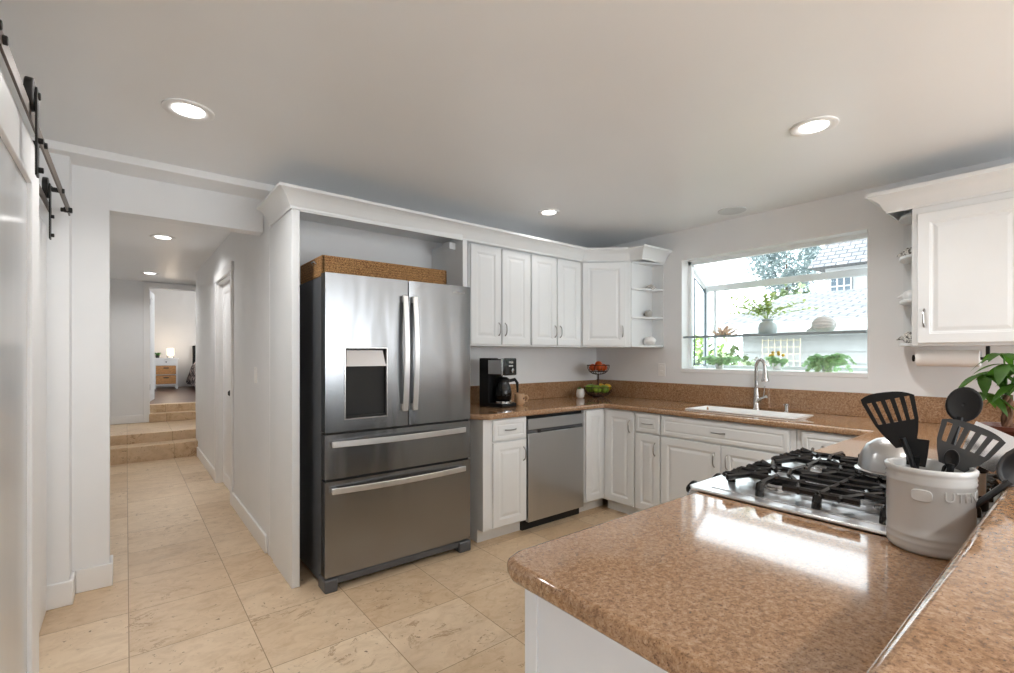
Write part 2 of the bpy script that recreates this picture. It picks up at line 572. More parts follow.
        if smooth or bevel or sub:
            for pol in me.polygons: pol.use_smooth = True
            if not sub:
                try:
                    me.set_sharp_from_angle(angle=math.radians(angle))
                except Exception:
                    pass
        return o

def tag(o, label, cat, group=None, kind=None):
    if label: o['label'] = label
    if cat: o['category'] = cat
    if group: o['group'] = group
    if kind: o['kind'] = kind
    return o
def struct(o, label=None, cat=None):
    o['kind'] = 'structure'
    if label: o['label'] = label
    if cat: o['category'] = cat
    return o
def thing(name, label, cat, loc=(0, 0, 0), rotz=0, group=None):
    o = bpy.data.objects.new(name, None)
    o.empty_display_size = 0.05
    COL.objects.link(o)
    o.location = loc
    o.rotation_euler = (0, 0, rotz)
    return tag(o, label, cat, group)
def copy_tree(o, parent=None):
    c = o.copy(); COL.objects.link(c)
    if parent is not None: c.parent = parent
    for ch in [x for x in bpy.data.objects if x.parent == o]:
        copy_tree(ch, c)
    return c

WN, WX, CZ = 3.33, 3.85, 2.43      # fridge wall y, window wall x, ceiling z
# ================================================================== SETTING
m = MB(); m.box(-2.6, 4.3, -3.6, 7.46, -0.06, 0)
struct(m.build('floor', 'floor'), 'honed cream travertine tile floor of kitchen and hall', 'floor')
m = MB(); m.box(-1.6, 1.2, 7.46, 7.76, -0.06, 0.19)
struct(m.build('trim_1', 'floor', bevel=0.006), 'lower travertine step at the end of the hall', 'step')
m = MB(); m.box(-1.6, 1.2, 7.76, 9.02, -0.06, 0.31)
struct(m.build('trim_2', 'floor', bevel=0.006), 'travertine landing above the hall step', 'step')
m = MB(); m.box(0.27, 1.0, 8.94, 9.18, 0.312, 0.432)
struct(m.build('trim_3', 'floor', bevel=0.006), 'small travertine step below the bedroom doorway', 'step')
m = MB(); m.box(0.27, 0.9, 9.18, 9.36, 0.312, 0.552)
struct(m.build('trim_4', 'floor', bevel=0.006), 'upper travertine step at the bedroom threshold', 'step')
m = MB(); m.box(-2.7, 4.4, -3.7, 9.3, CZ, CZ + 0.1)
struct(m.build('ceiling', 'ceil'), 'smooth pale ceiling', 'ceiling')
# window wall with the opening
WY0, WY1, WZ0, WZ1 = 0.985, 2.352, 1.203, 2.168
m = MB()
m.box(WX, WX + 0.11, -3.6, WY0, -0.05, CZ).box(WX, WX + 0.11, WY1, WN + 0.12, -0.05, CZ)
m.box(WX, WX + 0.11, WY0, WY1, -0.05, WZ0).box(WX, WX + 0.11, WY0, WY1, WZ1, CZ)
struct(m.build('wall_window', 'wall'))
m = MB(); m.box(0.79, WX, WN, WN + 0.1, 0, CZ)
struct(m.build('wall_fridge', 'wall'))
# left wall, projecting end by the hall, header over the hall opening
m = MB(); m.box(-0.52, -0.42, -3.6, 3.44, 0, CZ)
m.box(-0.52, -0.236, 3.44, 3.58, 0, CZ).box(-0.65, -0.075, 3.58, 3.72, 0, CZ)
struct(m.build('wall_left', 'wall'))
m = MB(); m.box(-0.075, 0.735, 3.60, 3.72, 2.165, CZ)
struct(m.build('wall_header', 'wall'))
m = MB(); m.box(-0.42, 0.76, 3.37, 3.60, 2.385, CZ)
struct(m.build('trim_5', 'trim', bevel=0.004), 'shallow white dropped beam across the ceiling before the hall', 'beam')
m = MB()
for (y0, y1) in ((3.72, 3.82),):
    m.box(-0.65, -0.55, 3.72, 9.05, 0, CZ)
struct(m.build('wall_hall_left', 'wall'))
# right hall wall with door opening
HX = 0.74
m = MB(); m.box(HX, HX + 0.1, 3.44, 4.86, 0, CZ).box(HX, HX + 0.1, 4.86, 5.74, 2.07, CZ).box(HX, HX + 0.1, 5.74, 7.62, 0, CZ)
m.box(HX, 0.98, 7.62, 7.70, 0, CZ).box(0.90, 0.98, 7.70, 9.05, 0, CZ)
struct(m.build('wall_hall_right', 'wall'))
d = MB(); d.loft_rect(0.88, 2.06, [(0, 0.04), (0, 0.0), (0.11, 0.0), (0.12, 0.008), (0.16, 0.008), (0.18, 0.002)])
do = d.build('door_1', 'trim', bevel=0.002); do.location = (HX + 0.045, 5.74, 0.005); do.rotation_euler = (0, 0, -PI / 2)
struct(do, 'white closed door in the right wall of the hall', 'door')
k = MB(); k.lathe([(0.026, 0), (0.026, 0.006), (0.01, 0.01), (0.01, 0.03), (0.024, 0.04), (0.026, 0.055), (0.015, 0.066)], seg=20)
ko = k.build('door_knob', 'hanger', do, smooth=True); ko.location = (0.80, 0, 0.975); ko.rotation_euler = (PI / 2, 0, 0)
m = MB()
m.box(HX - 0.018, HX, 4.79, 4.86, 0, 2.12).box(HX - 0.018, HX, 5.74, 5.81, 0, 2.12).box(HX - 0.022, HX, 4.78, 5.82, 2.07, 2.15)
m.box(HX, HX + 0.045, 4.86, 4.875, 0, 2.07).box(HX, HX + 0.045, 5.725, 5.74, 0, 2.07).box(HX, HX + 0.045, 4.86, 5.74, 2.055, 2.07)
struct(m.build('trim_6', 'trim', bevel=0.003), 'white casing around the hall door', 'door casing')
def baseboard(name, boxes):
    m = MB()
    for b in boxes:
        m.box(*b)
    return struct(m.build(name, 'trim', bevel=0.005))
baseboard('baseboard_hall', [(HX - 0.016, HX, 3.50, 4.79, 0, 0.12), (HX - 0.016, HX, 5.81, 7.45, 0, 0.12)])
baseboard('baseboard_left', [(-0.42, -0.22, 3.425, 3.44, 0, 0.13), (-0.236, -0.22, 3.44, 3.565, 0, 0.13),
                             (-0.22, -0.06, 3.565, 3.58, 0, 0.13), (-0.075, -0.06, 3.58, 3.72, 0, 0.13)])
baseboard('baseboard_landing', [(-0.55, 0.20, 8.985, 9.0, 0.312, 0.43)])
# landing back wall with bedroom doorway
m = MB(); m.box(-0.65, 0.27, 9.0, 9.12, 0.31, CZ).box(0.88, 1.0, 9.0, 9.12, 0.31, CZ).box(0.27, 0.88, 9.0, 9.12, 2.34, CZ)
m.box(0.27, 0.88, 9.0, 9.12, 0.0, 0.29)
struct(m.build('wall_landing', 'wall'))
m = MB(); m.box(0.20, 0.28, 8.98, 9.0, 0.312, 2.40).box(0.86, 0.895, 8.98, 9.0, 0.312, 2.40).box(0.20, 0.895, 8.975, 9.0, 2.335, 2.41)
struct(m.build('trim_7', 'trim', bevel=0.003), 'white casing around the bedroom doorway', 'door casing')
d = MB(); d.loft_rect(0.58, 1.72, [(0, 0.036), (0, 0.0), (0.10, 0.0), (0.11, 0.008), (0.5, 0.008)])
do = d.build('door_2', 'trim', bevel=0.002); do.location = (0.285, 9.20, 0.60); do.rotation_euler = (0, 0, math.radians(82))
struct(do, 'white bedroom door standing open', 'door')
for z_ in (0.18, 1.5):
    k = MB(); k.box(-0.012, 0.012, -0.006, 0.0, z_, z_ + 0.09)
    k.build('hinge', 'pull', do)
# bedroom shell
m = MB(); m.box(-1.0, 3.2, 9.36, 14.2, 0.45, 0.55)
struct(m.build('floor_bedroom', 'darkwood'))
m = MB(); m.box(-1.0, 3.2, 14.0, 14.1, 0.55, 3.1).box(-1.0, -0.9, 9.12, 14.0, 0.55, 3.1).box(3.1, 3.2, 9.12, 14.0, 0.55, 3.1)
struct(m.build('wall_bedroom', 'bedwall'))
m = MB(); m.box(-1.0, 3.2, 9.12, 14.1, 3.1, 3.2)
struct(m.build('ceiling_bedroom', 'ceil'))
# far side of the dining end, behind the camera: wall, wide glazed opening added for its light
m = MB(); m.box(-0.52, 0.85, -3.6, -3.5, 0, CZ).box(3.55, 4.0, -3.6, -3.5, 0, CZ).box(0.85, 3.55, -3.6, -3.5, 2.25, CZ)
struct(m.build('wall_back', 'wall'))
m = MB(); m.box(0.85, 0.92, -3.58, -3.52, 0, 2.25).box(3.48, 3.55, -3.58, -3.52, 0, 2.25).box(2.16, 2.24, -3.58, -3.52, 0, 2.25).box(0.85, 3.55, -3.58, -3.52, 2.18, 2.25)
struct(m.build('door_3', 'alum'), 'unseen glazed patio doors added behind the camera for fill light', 'door')
# outlet and switches
def plate(name, loc, rotz, label, cat, group=None, kind='outlet'):
    t = thing(name, label, cat, loc, rotz, group)
    m = MB(); m.box(-0.036, 0.036, -0.006, 0, -0.058, 0.058); m.build('cover_plate', 'plate', t, bevel=0.002)
    m = MB()
    if kind == 'outlet':
        m.box(-0.017, 0.017, -0.009, -0.005, 0.006, 0.036).box(-0.017, 0.017, -0.009, -0.005, -0.036, -0.006)
        m.build('socket', 'plate', t, bevel=0.002)
    else:
        m.box(-0.016, 0.016, -0.010, -0.005, -0.032, 0.032)
        m.build('rocker', 'plate', t, bevel=0.002)
    return t
plate('wall_outlet', (WX, 2.547, 1.19), -PI / 2, 'white wall outlet between the corner shelves and the window', 'outlet')
plate('light_switch', (HX, 3.86, 1.18), -PI / 2, 'white light switch on the hall wall beside the tall fridge panel', 'light switch', kind='switch')

# ================================================================== GARDEN WINDOW
GX = 4.25; GZ = 1.965
win = thing('window_1', 'white projecting garden window over the sink', 'window', (WX, WY0, WZ0)); win['kind'] = 'structure'
m = MB()
t_ = 0.035
for yy in (WY0, WY1 - t_):   # side frames
    m.box(WX + 0.105, WX + 0.14, yy, yy + t_, WZ0, WZ1)
    m.box(GX - t_, GX, yy, yy + t_, WZ0, GZ)
    m.box(WX + 0.11, GX, yy, yy + t_, WZ0, WZ0 + 0.02)
    T = None
    # sloping bar
    x0, z0, x1, z1 = WX + 0.11, WZ1, GX, GZ
    m.add([(x0, yy, z0 - 0.045), (x0, yy + t_, z0 - 0.045), (x0, yy, z0), (x0, yy + t_, z0),
           (x1, yy, z1 - 0.045), (x1, yy + t_, z1 - 0.045), (x1, yy, z1), (x1, yy + t_, z1)],
          [(0, 1, 3, 2), (4, 6, 7, 5), (0, 4, 5, 1), (2, 3, 7, 6), (0, 2, 6, 4), (1, 5, 7, 3)])
m.box(GX - t_, GX, WY0, WY1, GZ - 0.055, GZ - 0.0)          # front header
m.box(GX - t_, GX, WY0, WY1, WZ0, WZ0 + 0.03)
m.box(WX + 0.105, WX + 0.14, WY0, WY1, WZ1 - 0.04, WZ1)
m.box(GX - 0.02, GX, 2.235, 2.255, WZ0, GZ)
m.build('window_frame', 'alum', win, world=True, bevel=0.003)
m = MB(); m.box(WX - 0.004, GX, WY0 - 0.0, WY1, WZ0 - 0.03, WZ0 + 0.003)
m.build('window_sill', 'trim', win, world=True, bevel=0.003)
m = MB(); m.box(WX - 0.003, WX + 0.105, WY0 - 0.004, WY0 + 0.004, WZ0, WZ1).box(WX - 0.003, WX + 0.105, WY1 - 0.006, WY1 + 0.004, WZ0, WZ1).box(WX - 0.003, WX + 0.105, WY0, WY1, WZ1 - 0.006, WZ1 + 0.004)
m.build('reveal_lining', 'trim', win, world=True)
m = MB()
for yy in (WY0 + 0.036, WY1 - 0.039):
    for (a, b) in (((4.00, 1.24), (4.19, 1.24)), ((4.19, 1.24), (4.19, 1.90)), ((4.19, 1.90), (4.00, 2.02)), ((4.00, 2.02), (4.00, 1.24))):
        m.tube([(a[0], yy, a[1]), (b[0], yy, b[1])], 0.006, 4)
m.build('gasket', 'gasket', win, world=True)
m = MB()
m.box(GX - 0.012, GX - 0.008, WY0 + t_, WY1 - t_, WZ0 + 0.03, GZ - 0.05)
m.box(WX + 0.14, GX - t_, WY0 + 0.015, WY0 + 0.019, WZ0 + 0.02, GZ - 0.03)
m.box(WX + 0.14, GX - t_, WY1 - 0.019, WY1 - 0.015, WZ0 + 0.02, GZ - 0.03)
x0, z0, x1, z1 = WX + 0.115, WZ1 - 0.012, GX - 0.01, GZ - 0.012
m.add([(x0, WY0 + t_, z0), (x0, WY1 - t_, z0), (x1, WY1 - t_, z1), (x1, WY0 + t_, z1)], [(0, 1, 2, 3)])
m.build('window_glass', 'glass', win, world=True)
SHZ = 1.487
m = MB(); m.box(WX + 0.03, GX - 0.05, WY0 + 0.037, WY1 - 0.037, SHZ - 0.008, SHZ)
tag(m.build('glass_shelf', 'shelfglass', bevel=0.001), 'clear glass shelf across the middle of the garden window', 'shelf')
m = MB(); m.box(WX + 0.022, WX + 0.03, WY0 + 0.02, WY1 - 0.006, SHZ - 0.014, SHZ + 0.004)
m.build('trim_8', 'edgegrey')
struct(bpy.data.objects['trim_8'], 'grey edge rail of the window shelf', 'rail')

# things in the garden window
def leafy(name, label, cat, loc, pot, leaves, group=None):
    t = thing(name, label, cat, loc, group=group)
    pot(t); leaves(t)
    return t
rnd = random.Random(3)
def vase_pot(t):
    m = MB(); m.lathe([(0.055, 0), (0.068, 0.02), (0.072, 0.06), (0.062, 0.095), (0.036, 0.112), (0.044, 0.125), (0.046, 0.128), (0.036, 0.128), (0.03, 0.11)], seg=28)
    m.build('vase', 'greyvase', t, smooth=True, angle=80)
def sprig_leaves(t):
    st, lf = MB(), MB()
    for i in range(24):
        a = rnd.uniform(0, 2 * PI); sp = rnd.uniform(0.10, 0.29) * (1.3 if abs(math.sin(a)) > 0.6 else 0.45); hh = rnd.uniform(0.13, 0.27) * (1.15 - sp * 0.6)
        pts = []
        for j in range(9):
            u = j / 8
            pts.append(Vector((math.cos(a) * sp * 0.5 * u, math.sin(a) * sp * u, 0.11 + hh * (u ** 0.7) - 0.05 * u * u)))
        st.tube(pts, 0.0016, 4)
        for j in range(2, 9):
            for s_ in (-1, 1):
                dd = Vector((rnd.uniform(-1, 1), s_ * rnd.uniform(0.2, 1), rnd.uniform(0.1, 0.9)))
                lf.leaf(pts[j], dd, rnd.uniform(0.04, 0.062), rnd.uniform(0.022, 0.034), droop=0.3, n=3)
    st.build('stems', 'sprig', t)
    lf.build('leaves', 'sprig', t)
leafy('vase_with_sprigs', 'grey rounded vase of light green leafy sprigs on the glass shelf', 'vase', (4.08, 1.72, SHZ + 0.001), vase_pot, sprig_leaves)
# ribbed white shell
m = MB()
def rib(d):
    return 1 + 0.05 * math.cos(14 * math.atan2(d[2], d[0] + 1e-6))
m.ball((0, 0, 0), 0.062, 56, sc_=(0.9, 1.25, 1.0), fn=rib)
m.tube([(0, 0.06, -0.02), (0, 0.09, -0.035), (0, 0.115, -0.04)], [0.022, 0.013, 0.005], 10)
o = m.build('ribbed_shell', 'shellwhite', smooth=True, angle=80); o.location = (4.05, 1.31, SHZ + 0.063); tag(o, 'large white ribbed shell ornament at one end of the glass shelf', 'ornament')
# coral
t = thing('coral', 'pinkish brown branching coral on the glass shelf near its window side frame', 'ornament', (4.02, 2.06, SHZ + 0.002))
m = MB()
for i in range(46):
    a = rnd.uniform(0, 2 * PI); e = rnd.uniform(0.1, 1.3); L = rnd.uniform(0.065, 0.11)
    d1 = Vector((math.cos(a) * math.cos(e), math.sin(a) * math.cos(e) * 1.2, math.sin(e) * 0.9))
    p1 = d1 * L * 0.6; p2 = p1 + (d1 + Vector((rnd.uniform(-.5, .5), rnd.uniform(-.5, .5), rnd.uniform(-.1, .4)))) * L * 0.4
    m.tube([(0, 0, 0.004), p1, p2], [0.006, 0.005, 0.003], 5)
m.build('branches', 'coral', t, smooth=True)
# ferns and small things on the sill
def fern(name, label, loc, R_, H_, n, seed, mat='fern', trail=0.0, potr=0.05, wide=1.0):
    r_ = random.Random(seed)
    t = thing(name, label, 'potted plant', loc)
    m = MB(); m.lathe([(potr * 0.7, 0), (potr, potr * 1.3), (potr * 1.05, potr * 1.3), (potr * 0.9, potr * 1.25), (potr * 0.6, potr * 1.1)], seg=20)
    m.build('pot', 'ceramic', t, smooth=True)
    lf = MB()
    for i in range(n):
        a = r_.uniform(0, 2 * PI); L = R_ * r_.uniform(0.55, 1.0); h = H_ * r_.uniform(0.3, 1.0)
        prev = None
        for j in range(1, 9):
            u = j / 8
            q = Vector((math.cos(a) * L * u * 0.55, math.sin(a) * L * u * wide, potr * 1.2 + h * math.sin(PI * u * 0.62) - trail * u * u))
            for s_ in (-1, 1):
                dd = Vector((-math.sin(a) * s_, math.cos(a) * s_, 0.2)) + Vector((math.cos(a), math.sin(a), 0.1)) * 0.7
                lf.leaf(q, dd + Vector((0, 0, r_.uniform(-.9, .9))), 0.044 * (1.2 - u * 0.5), 0.030, up=(-1, 0, 0.5), droop=0.25, n=3)
            if prev is not None:
                lf.tube([prev, q], 0.0012, 3)
            prev = q
    lf.build('fronds', mat, t)
    return t
fern('potted_fern', 'small green fern on the window sill below the coral', (4.0, 2.08, WZ0 + 0.004), 0.19, 0.05, 18, 5, potr=0.04)
fern('trailing_fern', 'larger bushy green fern spilling over the sill at the opposite end from the small fern', (3.97, 1.26, WZ0 + 0.004), 0.19, 0.11, 22, 9, potr=0.045, trail=0.085)
t = fern('flowering_plant', 'low potted plant with yellow flowers on the sill behind the faucet', (4.16, 1.68, WZ0 + 0.004), 0.08, 0.05, 9, 11, potr=0.04)
m = MB()
for i in range(9):
    a = i * 0.9; m.ball((0.03 * math.cos(a), 0.05 * math.sin(a), 0.125 + 0.015 * math.sin(i * 2)), 0.013, 8)
m.build('blossoms', 'banana', t, smooth=True)
m = MB(); m.ball((0, 0, 0.035), 0.04, 20, sc_=(0.9, 1.2, 0.85)); m.ball((0.0, 0.025, 0.085), 0.022, 14)
m.tube([(0, -0.03, 0.05), (0, -0.06, 0.075)], [0.015, 0.004], 8)
o = m.build('bird_figurine', 'ceramic', smooth=True, angle=80); o.location = (4.02, 1.75, WZ0 + 0.004); tag(o, 'small white bird figurine on the window sill beside the flowering plant', 'figurine')

# ================================================================== OUTSIDE
m = MB(); m.box(4.4, 40, -25, 40, -1.05, -1.0)
struct(m.build('ground', 'grass'))
h = thing('neighbour_house', 'white lap-sided neighbouring house with a grey shingle roof outside the window', 'building', (9.0, 4.2, -1.0))
m = MB(); m.box(9.0, 14.5, -8, 4.2, -1.0, 1.80)
for i in range(14):
    z_ = -0.9 + i * 0.19
    m.add([(8.965, 4.23, z_), (8.965, -8, z_), (9.0, -8, z_ + 0.19), (9.0, 4.23, z_ + 0.19), (9.0, 4.23, z_), (9.0, -8, z_)], [(0, 1, 2, 3), (0, 4, 5, 1)])
m.build('wall', 'siding', h, world=True)
m = MB()
m.add([(8.6, 4.6, 1.80), (8.6, -8.4, 1.80), (11.9, -8.4, 2.62), (11.9, 4.6, 2.62), (15.2, 4.6, 1.80), (15.2, -8.4, 1.80),
       (8.6, 4.6, 1.88), (8.6, -8.4, 1.88), (11.9, -8.4, 2.70), (11.9, 4.6, 2.70), (15.2, 4.6, 1.88), (15.2, -8.4, 1.88)],
      [(0, 1, 2, 3), (3, 2, 5, 4), (7, 6, 9, 8), (8, 9, 10, 11), (0, 3, 9, 6), (3, 4, 10, 9), (1, 7, 8, 2), (2, 8, 11, 5), (0, 6, 7, 1), (4, 5, 11, 10)])
m.build('roof', 'shingle', h, world=True)
m = MB(); m.box(8.56, 8.62, -8.4, 4.6, 1.70, 1.88); m.build('fascia', 'fasciapaint', h, world=True)
h = thing('hillside_house', 'pale upper house with small-paned window and grey roof behind the neighbouring roof', 'building', (19, 6.0, -1))
m = MB(); m.box(19, 26, -8, 6.1, -1, 4.3); m.build('wall', 'siding', h, world=True)
m = MB()
m.add([(18.4, 6.45, 4.3), (18.4, -8.4, 4.3), (22.5, -8.4, 8.0), (22.5, 5.6, 8.0), (26.6, 6.45, 4.3), (26.6, -8.4, 4.3)],
      [(0, 1, 2, 3), (3, 2, 5, 4), (0, 3, 4), (1, 5, 2), (0, 4, 5, 1)])
m.build('roof', 'shingle', h, world=True)
m = MB(); m.box(18.94, 19.0, 5.3, 5.95, 3.3, 4.0); f_ = m.build('window', 'gasket', h, world=True)
m = MB()
for i in range(4): m.box(18.91, 18.95, 5.3 + i * 0.2, 5.34 + i * 0.2, 3.3, 4.0)
for i in range(3): m.box(18.91, 18.95, 5.3, 5.95, 3.3 + i * 0.33, 3.34 + i * 0.33)
m.build('muntins', 'trim', f_, world=True)
def shrub(name, label, cat, c, R, n, mat, seed, ls=0.12, trunk=True, group=None):
    r_ = random.Random(seed)
    t = thing(name, label, cat, (c[0], c[1], -1.0), group=group)
    m = MB()
    for i in range(n):
        a, e, q = r_.uniform(0, 2 * PI), math.asin(r_.uniform(-1, 1)), r_.uniform(0.45, 1) ** 0.6
        q *= 0.85 + 0.15 * math.sin(3 * a + seed) * math.cos(2 * e)
        p_ = Vector((c[0] + R[0] * q * math.cos(a) * math.cos(e), c[1] + R[1] * q * math.sin(a) * math.cos(e), c[2] + R[2] * q * math.sin(e)))
        m.leaf(p_, (r_.uniform(-1, 1), r_.uniform(-1, 1), r_.uniform(-.4, 1)), ls * r_.uniform(.7, 1.3), ls * 0.55, droop=0.2, n=2)
    m.build('foliage', mat, t, world=True)
    m = MB()
    m.tube([(c[0], c[1], -1.0), (c[0] + 0.05, c[1], (c[2] - 1) / 2), (c[0], c[1], c[2])], [0.05 * R[2] + 0.03, 0.04 * R[2] + 0.02, 0.02], 8)
    m.build('trunk', 'bark', t, world=True)
    return t
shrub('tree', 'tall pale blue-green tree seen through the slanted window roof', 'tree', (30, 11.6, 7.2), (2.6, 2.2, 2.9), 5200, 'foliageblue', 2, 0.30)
shrub('tree', 'dark green tree crown just above the far roof behind the vase', 'tree', (27, 10.1, 3.5), (1.6, 1.9, 1.5), 900, 'foliage', 4, 0.4)
shrub('garden_shrub', 'leafy garden shrub outside the lower corner of the window', 'shrub', (7.2, 3.7, 0.6), (0.8, 0.85, 1.0), 1100, 'foliage', 5, 0.16)
shrub('garden_shrub', 'yellow-green tree beyond the shrubs outside the side pane', 'shrub', (10.5, 6.1, 1.1), (0.9, 0.9, 0.8), 700, 'leafl', 6, 0.2)
shrub('garden_shrub', 'pale shrub seen through the side pane of the garden window', 'shrub', (6.0, 5.4, 0.3), (0.9, 1.0, 1.2), 900, 'foliage', 8, 0.16)
t = thing('garden_trellis', 'square wooden trellis against the neighbouring white wall', 'trellis', (8.7, 2.9, -1.0))
m = MB()
for i in range(7): m.box(8.70, 8.712, 3.15 + i * 0.1, 3.162 + i * 0.1, -1.0, 1.60)
for i in range(12): m.box(8.712, 8.724, 3.15, 3.762, 0.3 + i * 0.115, 0.312 + i * 0.115)
m.build('lattice', 'shellpale', t, world=True)

# ================================================================== SLIDING BARN DOORS (left)
t = thing('barn_door', 'tall white sliding door with a large glossy panel hanging nearest on the dark rail', 'sliding door', (-0.28, 1.3, 0.02))
X1 = -0.245
T_ = Matrix.Translation((-0.245, 0.35, 0.03)) @ Matrix.Rotation(PI / 2, 4, 'Z')    # local -y becomes +x
m = MB()
W_, H_ = 2.05, 2.02
m.box(0, 0.2, 0, 0.04, 0, H_, T=T_).box(W_ - 0.165, W_, 0, 0.04, 0, H_, T=T_).box(0.2, W_ - 0.165, 0, 0.04, 0, 0.22, T=T_).box(0.2, W_ - 0.165, 0, 0.04, H_ - 0.15, H_, T=T_)
m.build('door_frame', 'trim', t, world=True, bevel=0.004)
m = MB(); m.box(0.19, W_ - 0.16, 0.012, 0.024, 0.21, H_ - 0.14, T=T_)
m.build('door_panel', 'frost', t, world=True)
def hanger(parent, y, ztop, zbot, x=-0.235):
    m = MB(); m.box(x, x + 0.006, y - 0.02, y + 0.02, zbot, ztop + 0.02)
    m.build('hanger_strap', 'hanger', parent, world=True, bevel=0.001)
    m = MB(); m.cyl((x - 0.022, y, ztop), (x - 0.002, y, ztop), 0.049, 28); m.cyl((x - 0.024, y, ztop), (x + 0.012, y, ztop), 0.012, 12)
    m.build('hanger_wheel', 'hanger', parent, world=True, bevel=0.003)
    m = MB()
    for z_ in (zbot + 0.02, zbot + 0.11):
        m.cyl((x, y, z_), (x + 0.018, y, z_), 0.009, 10)
    m.build('bolt', 'hanger', parent, world=True, bevel=0.002)
hanger(t, 2.05, 2.125, 1.878, -0.217)
t = thing('barn_door', 'white panelled sliding door behind the nearer one, beside the hall corner', 'sliding door', (-0.33, 2.8, 0.02))
T_ = Matrix.Translation((-0.320, 2.10, 0.012)) @ Matrix.Rotation(PI / 2, 4, 'Z')
m = MB()
W_, H_ = 1.30, 1.98
m.box(0, 0.14, 0, 0.04, 0, H_, T=T_).box(W_ - 0.30, W_, 0, 0.04, 0, H_, T=T_).box(0.14, W_ - 0.30, 0, 0.04, 0, 0.33, T=T_).box(0.14, W_ - 0.30, 0, 0.04, H_ - 0.14, H_, T=T_)
m.box(0.13, W_ - 0.29, 0.022, 0.032, 0.32, H_ - 0.13, T=T_)
m.build('door_frame', 'trim', t, world=True, bevel=0.004)
hanger(t, 3.17, 2.13, 1.885, -0.289)
m = MB(); m.box(-0.303, -0.297, 1.2, 3.36, 2.04, 2.078); m.build('back_rail', 'rail', t, world=True)
t = thing('sliding_door_rail', 'flat dark bronze barn door rail bolted along the top of the left side', 'rail', (-0.24, 2.0, 2.08))
m = MB(); m.box(-0.234, -0.227, 0.4, 3.36, 2.05, 2.092); m.build('bar', 'rail', t, world=True, bevel=0.001)
for yy in (0.8, 1.55, 1.62, 2.35, 2.95, 3.33):
    m = MB(); m.cyl((-0.262, yy, 2.071), (-0.218, yy, 2.071), 0.011, 10)
    m.build('rail_bolt', 'hanger', t, world=True, bevel=0.002)
m = MB(); m.box(-0.245, -0.212, 3.25, 3.275, 2.045, 2.07); m.build('end_stop', 'hanger', t, world=True, bevel=0.004)

# ================================================================== CABINETS
DOOR_R = [(0, 0.0), (0, -0.016), (0.003, -0.019), (0.052, -0.019), (0.056, -0.0165), (0.060, -0.0165), (0.063, -0.013), (0.070, -0.013), (0.086, -0.0175), (0.090, -0.018)]
FLAT_R = [(0, 0.0), (0, -0.014), (0.012, -0.019), (0.03, -0.019), (0.034, -0.016), (0.040, -0.016), (0.046, -0.0185)]
def pull(parent, x, z, vertical=True, L=0.10, y0=-0.019):
    m = MB()
    pts = []
    for i in range(9):
        u = i / 8 * 2 - 1
        off = -0.024 * (1 - abs(u) ** 4) - 0.001
        pts.append((x, y0 + off, z + u * L / 2) if vertical else (x + u * L / 2, y0 + off, z))
    m.tube(pts, 0.0042, 8)
    return m.build('handle', 'pull', parent, smooth=True)
def door(parent, x, z, w_, h_, hx=None, hz=None, rings=DOOR_R, name='door', vertical=True, L=0.10):
    m = MB(); m.loft_rect(w_, h_, rings, x, 0, z)
    d_ = m.build(name, 'cab', parent)
    if hx is not None:
        pull(d_, hx, hz, vertical, L)
    return d_
def carcass(parent, w_, z0, z1, depth, toe=False, name='body'):
    m = MB(); m.box(0, w_, 0.001, depth, z0, z1)
    if toe: m.box(0, w_, 0.07, depth, 0, z0)
    return m.build(name, 'cab', parent)

# ---- tall fridge surround
FY = 2.88
t = thing('fridge_surround', 'tall white cabinet surround enclosing the refrigerator', 'cabinet', (0.73, FY, 0))
m = MB(); m.box(0.735, 0.778, FY, WN, 0, 2.17); m.box(0.742, 0.76, FY + 0.02, 3.45, 0, 2.16)
m.build('side_panel', 'cab', t, world=True, bevel=0.002)
m = MB(); m.box(1.89, 1.93, FY, WN, 0.0, 2.16); m.build('side_panel', 'cab', t, world=True, bevel=0.002)
m = MB(); m.box(0.775, 1.89, FY, FY + 0.02, 2.15, 2.25); m.build('header_rail', 'cab', t, world=True)
m = MB(); m.box(1.84, 1.89, FY + 0.1, FY + 0.2, 2.10, 2.147); m.build('corner_block', 'cab', t, world=True)

# ---- upper cabinets on the fridge wall
UZ0, UZ1, UY = 1.395, 2.20, 2.95
def upper(x0, x1, label):
    t = thing('wall_cabinet', label, 'cabinet', (x0, UY, 0), 0, None)
    w_ = x1 - x0
    carcass(t, w_, UZ0, UZ1 + 0.02, WN - UY - 0.002)
    dw = (w_ - 0.036) / 2
    door(t, 0.011, UZ0 + 0.012, dw, UZ1 - UZ0 - 0.06, 0.011 + dw - 0.024, UZ0 + 0.13)
    door(t, 0.025 + dw, UZ0 + 0.012, dw, UZ1 - UZ0 - 0.06, dw + 0.049, UZ0 + 0.13)
    return t
upper(1.985, 2.585, 'white two-door wall cabinet above the coffee maker, next to the refrigerator')
upper(2.587, 3.188, 'white two-door wall cabinet between the coffee maker cabinet and the corner cabinet')
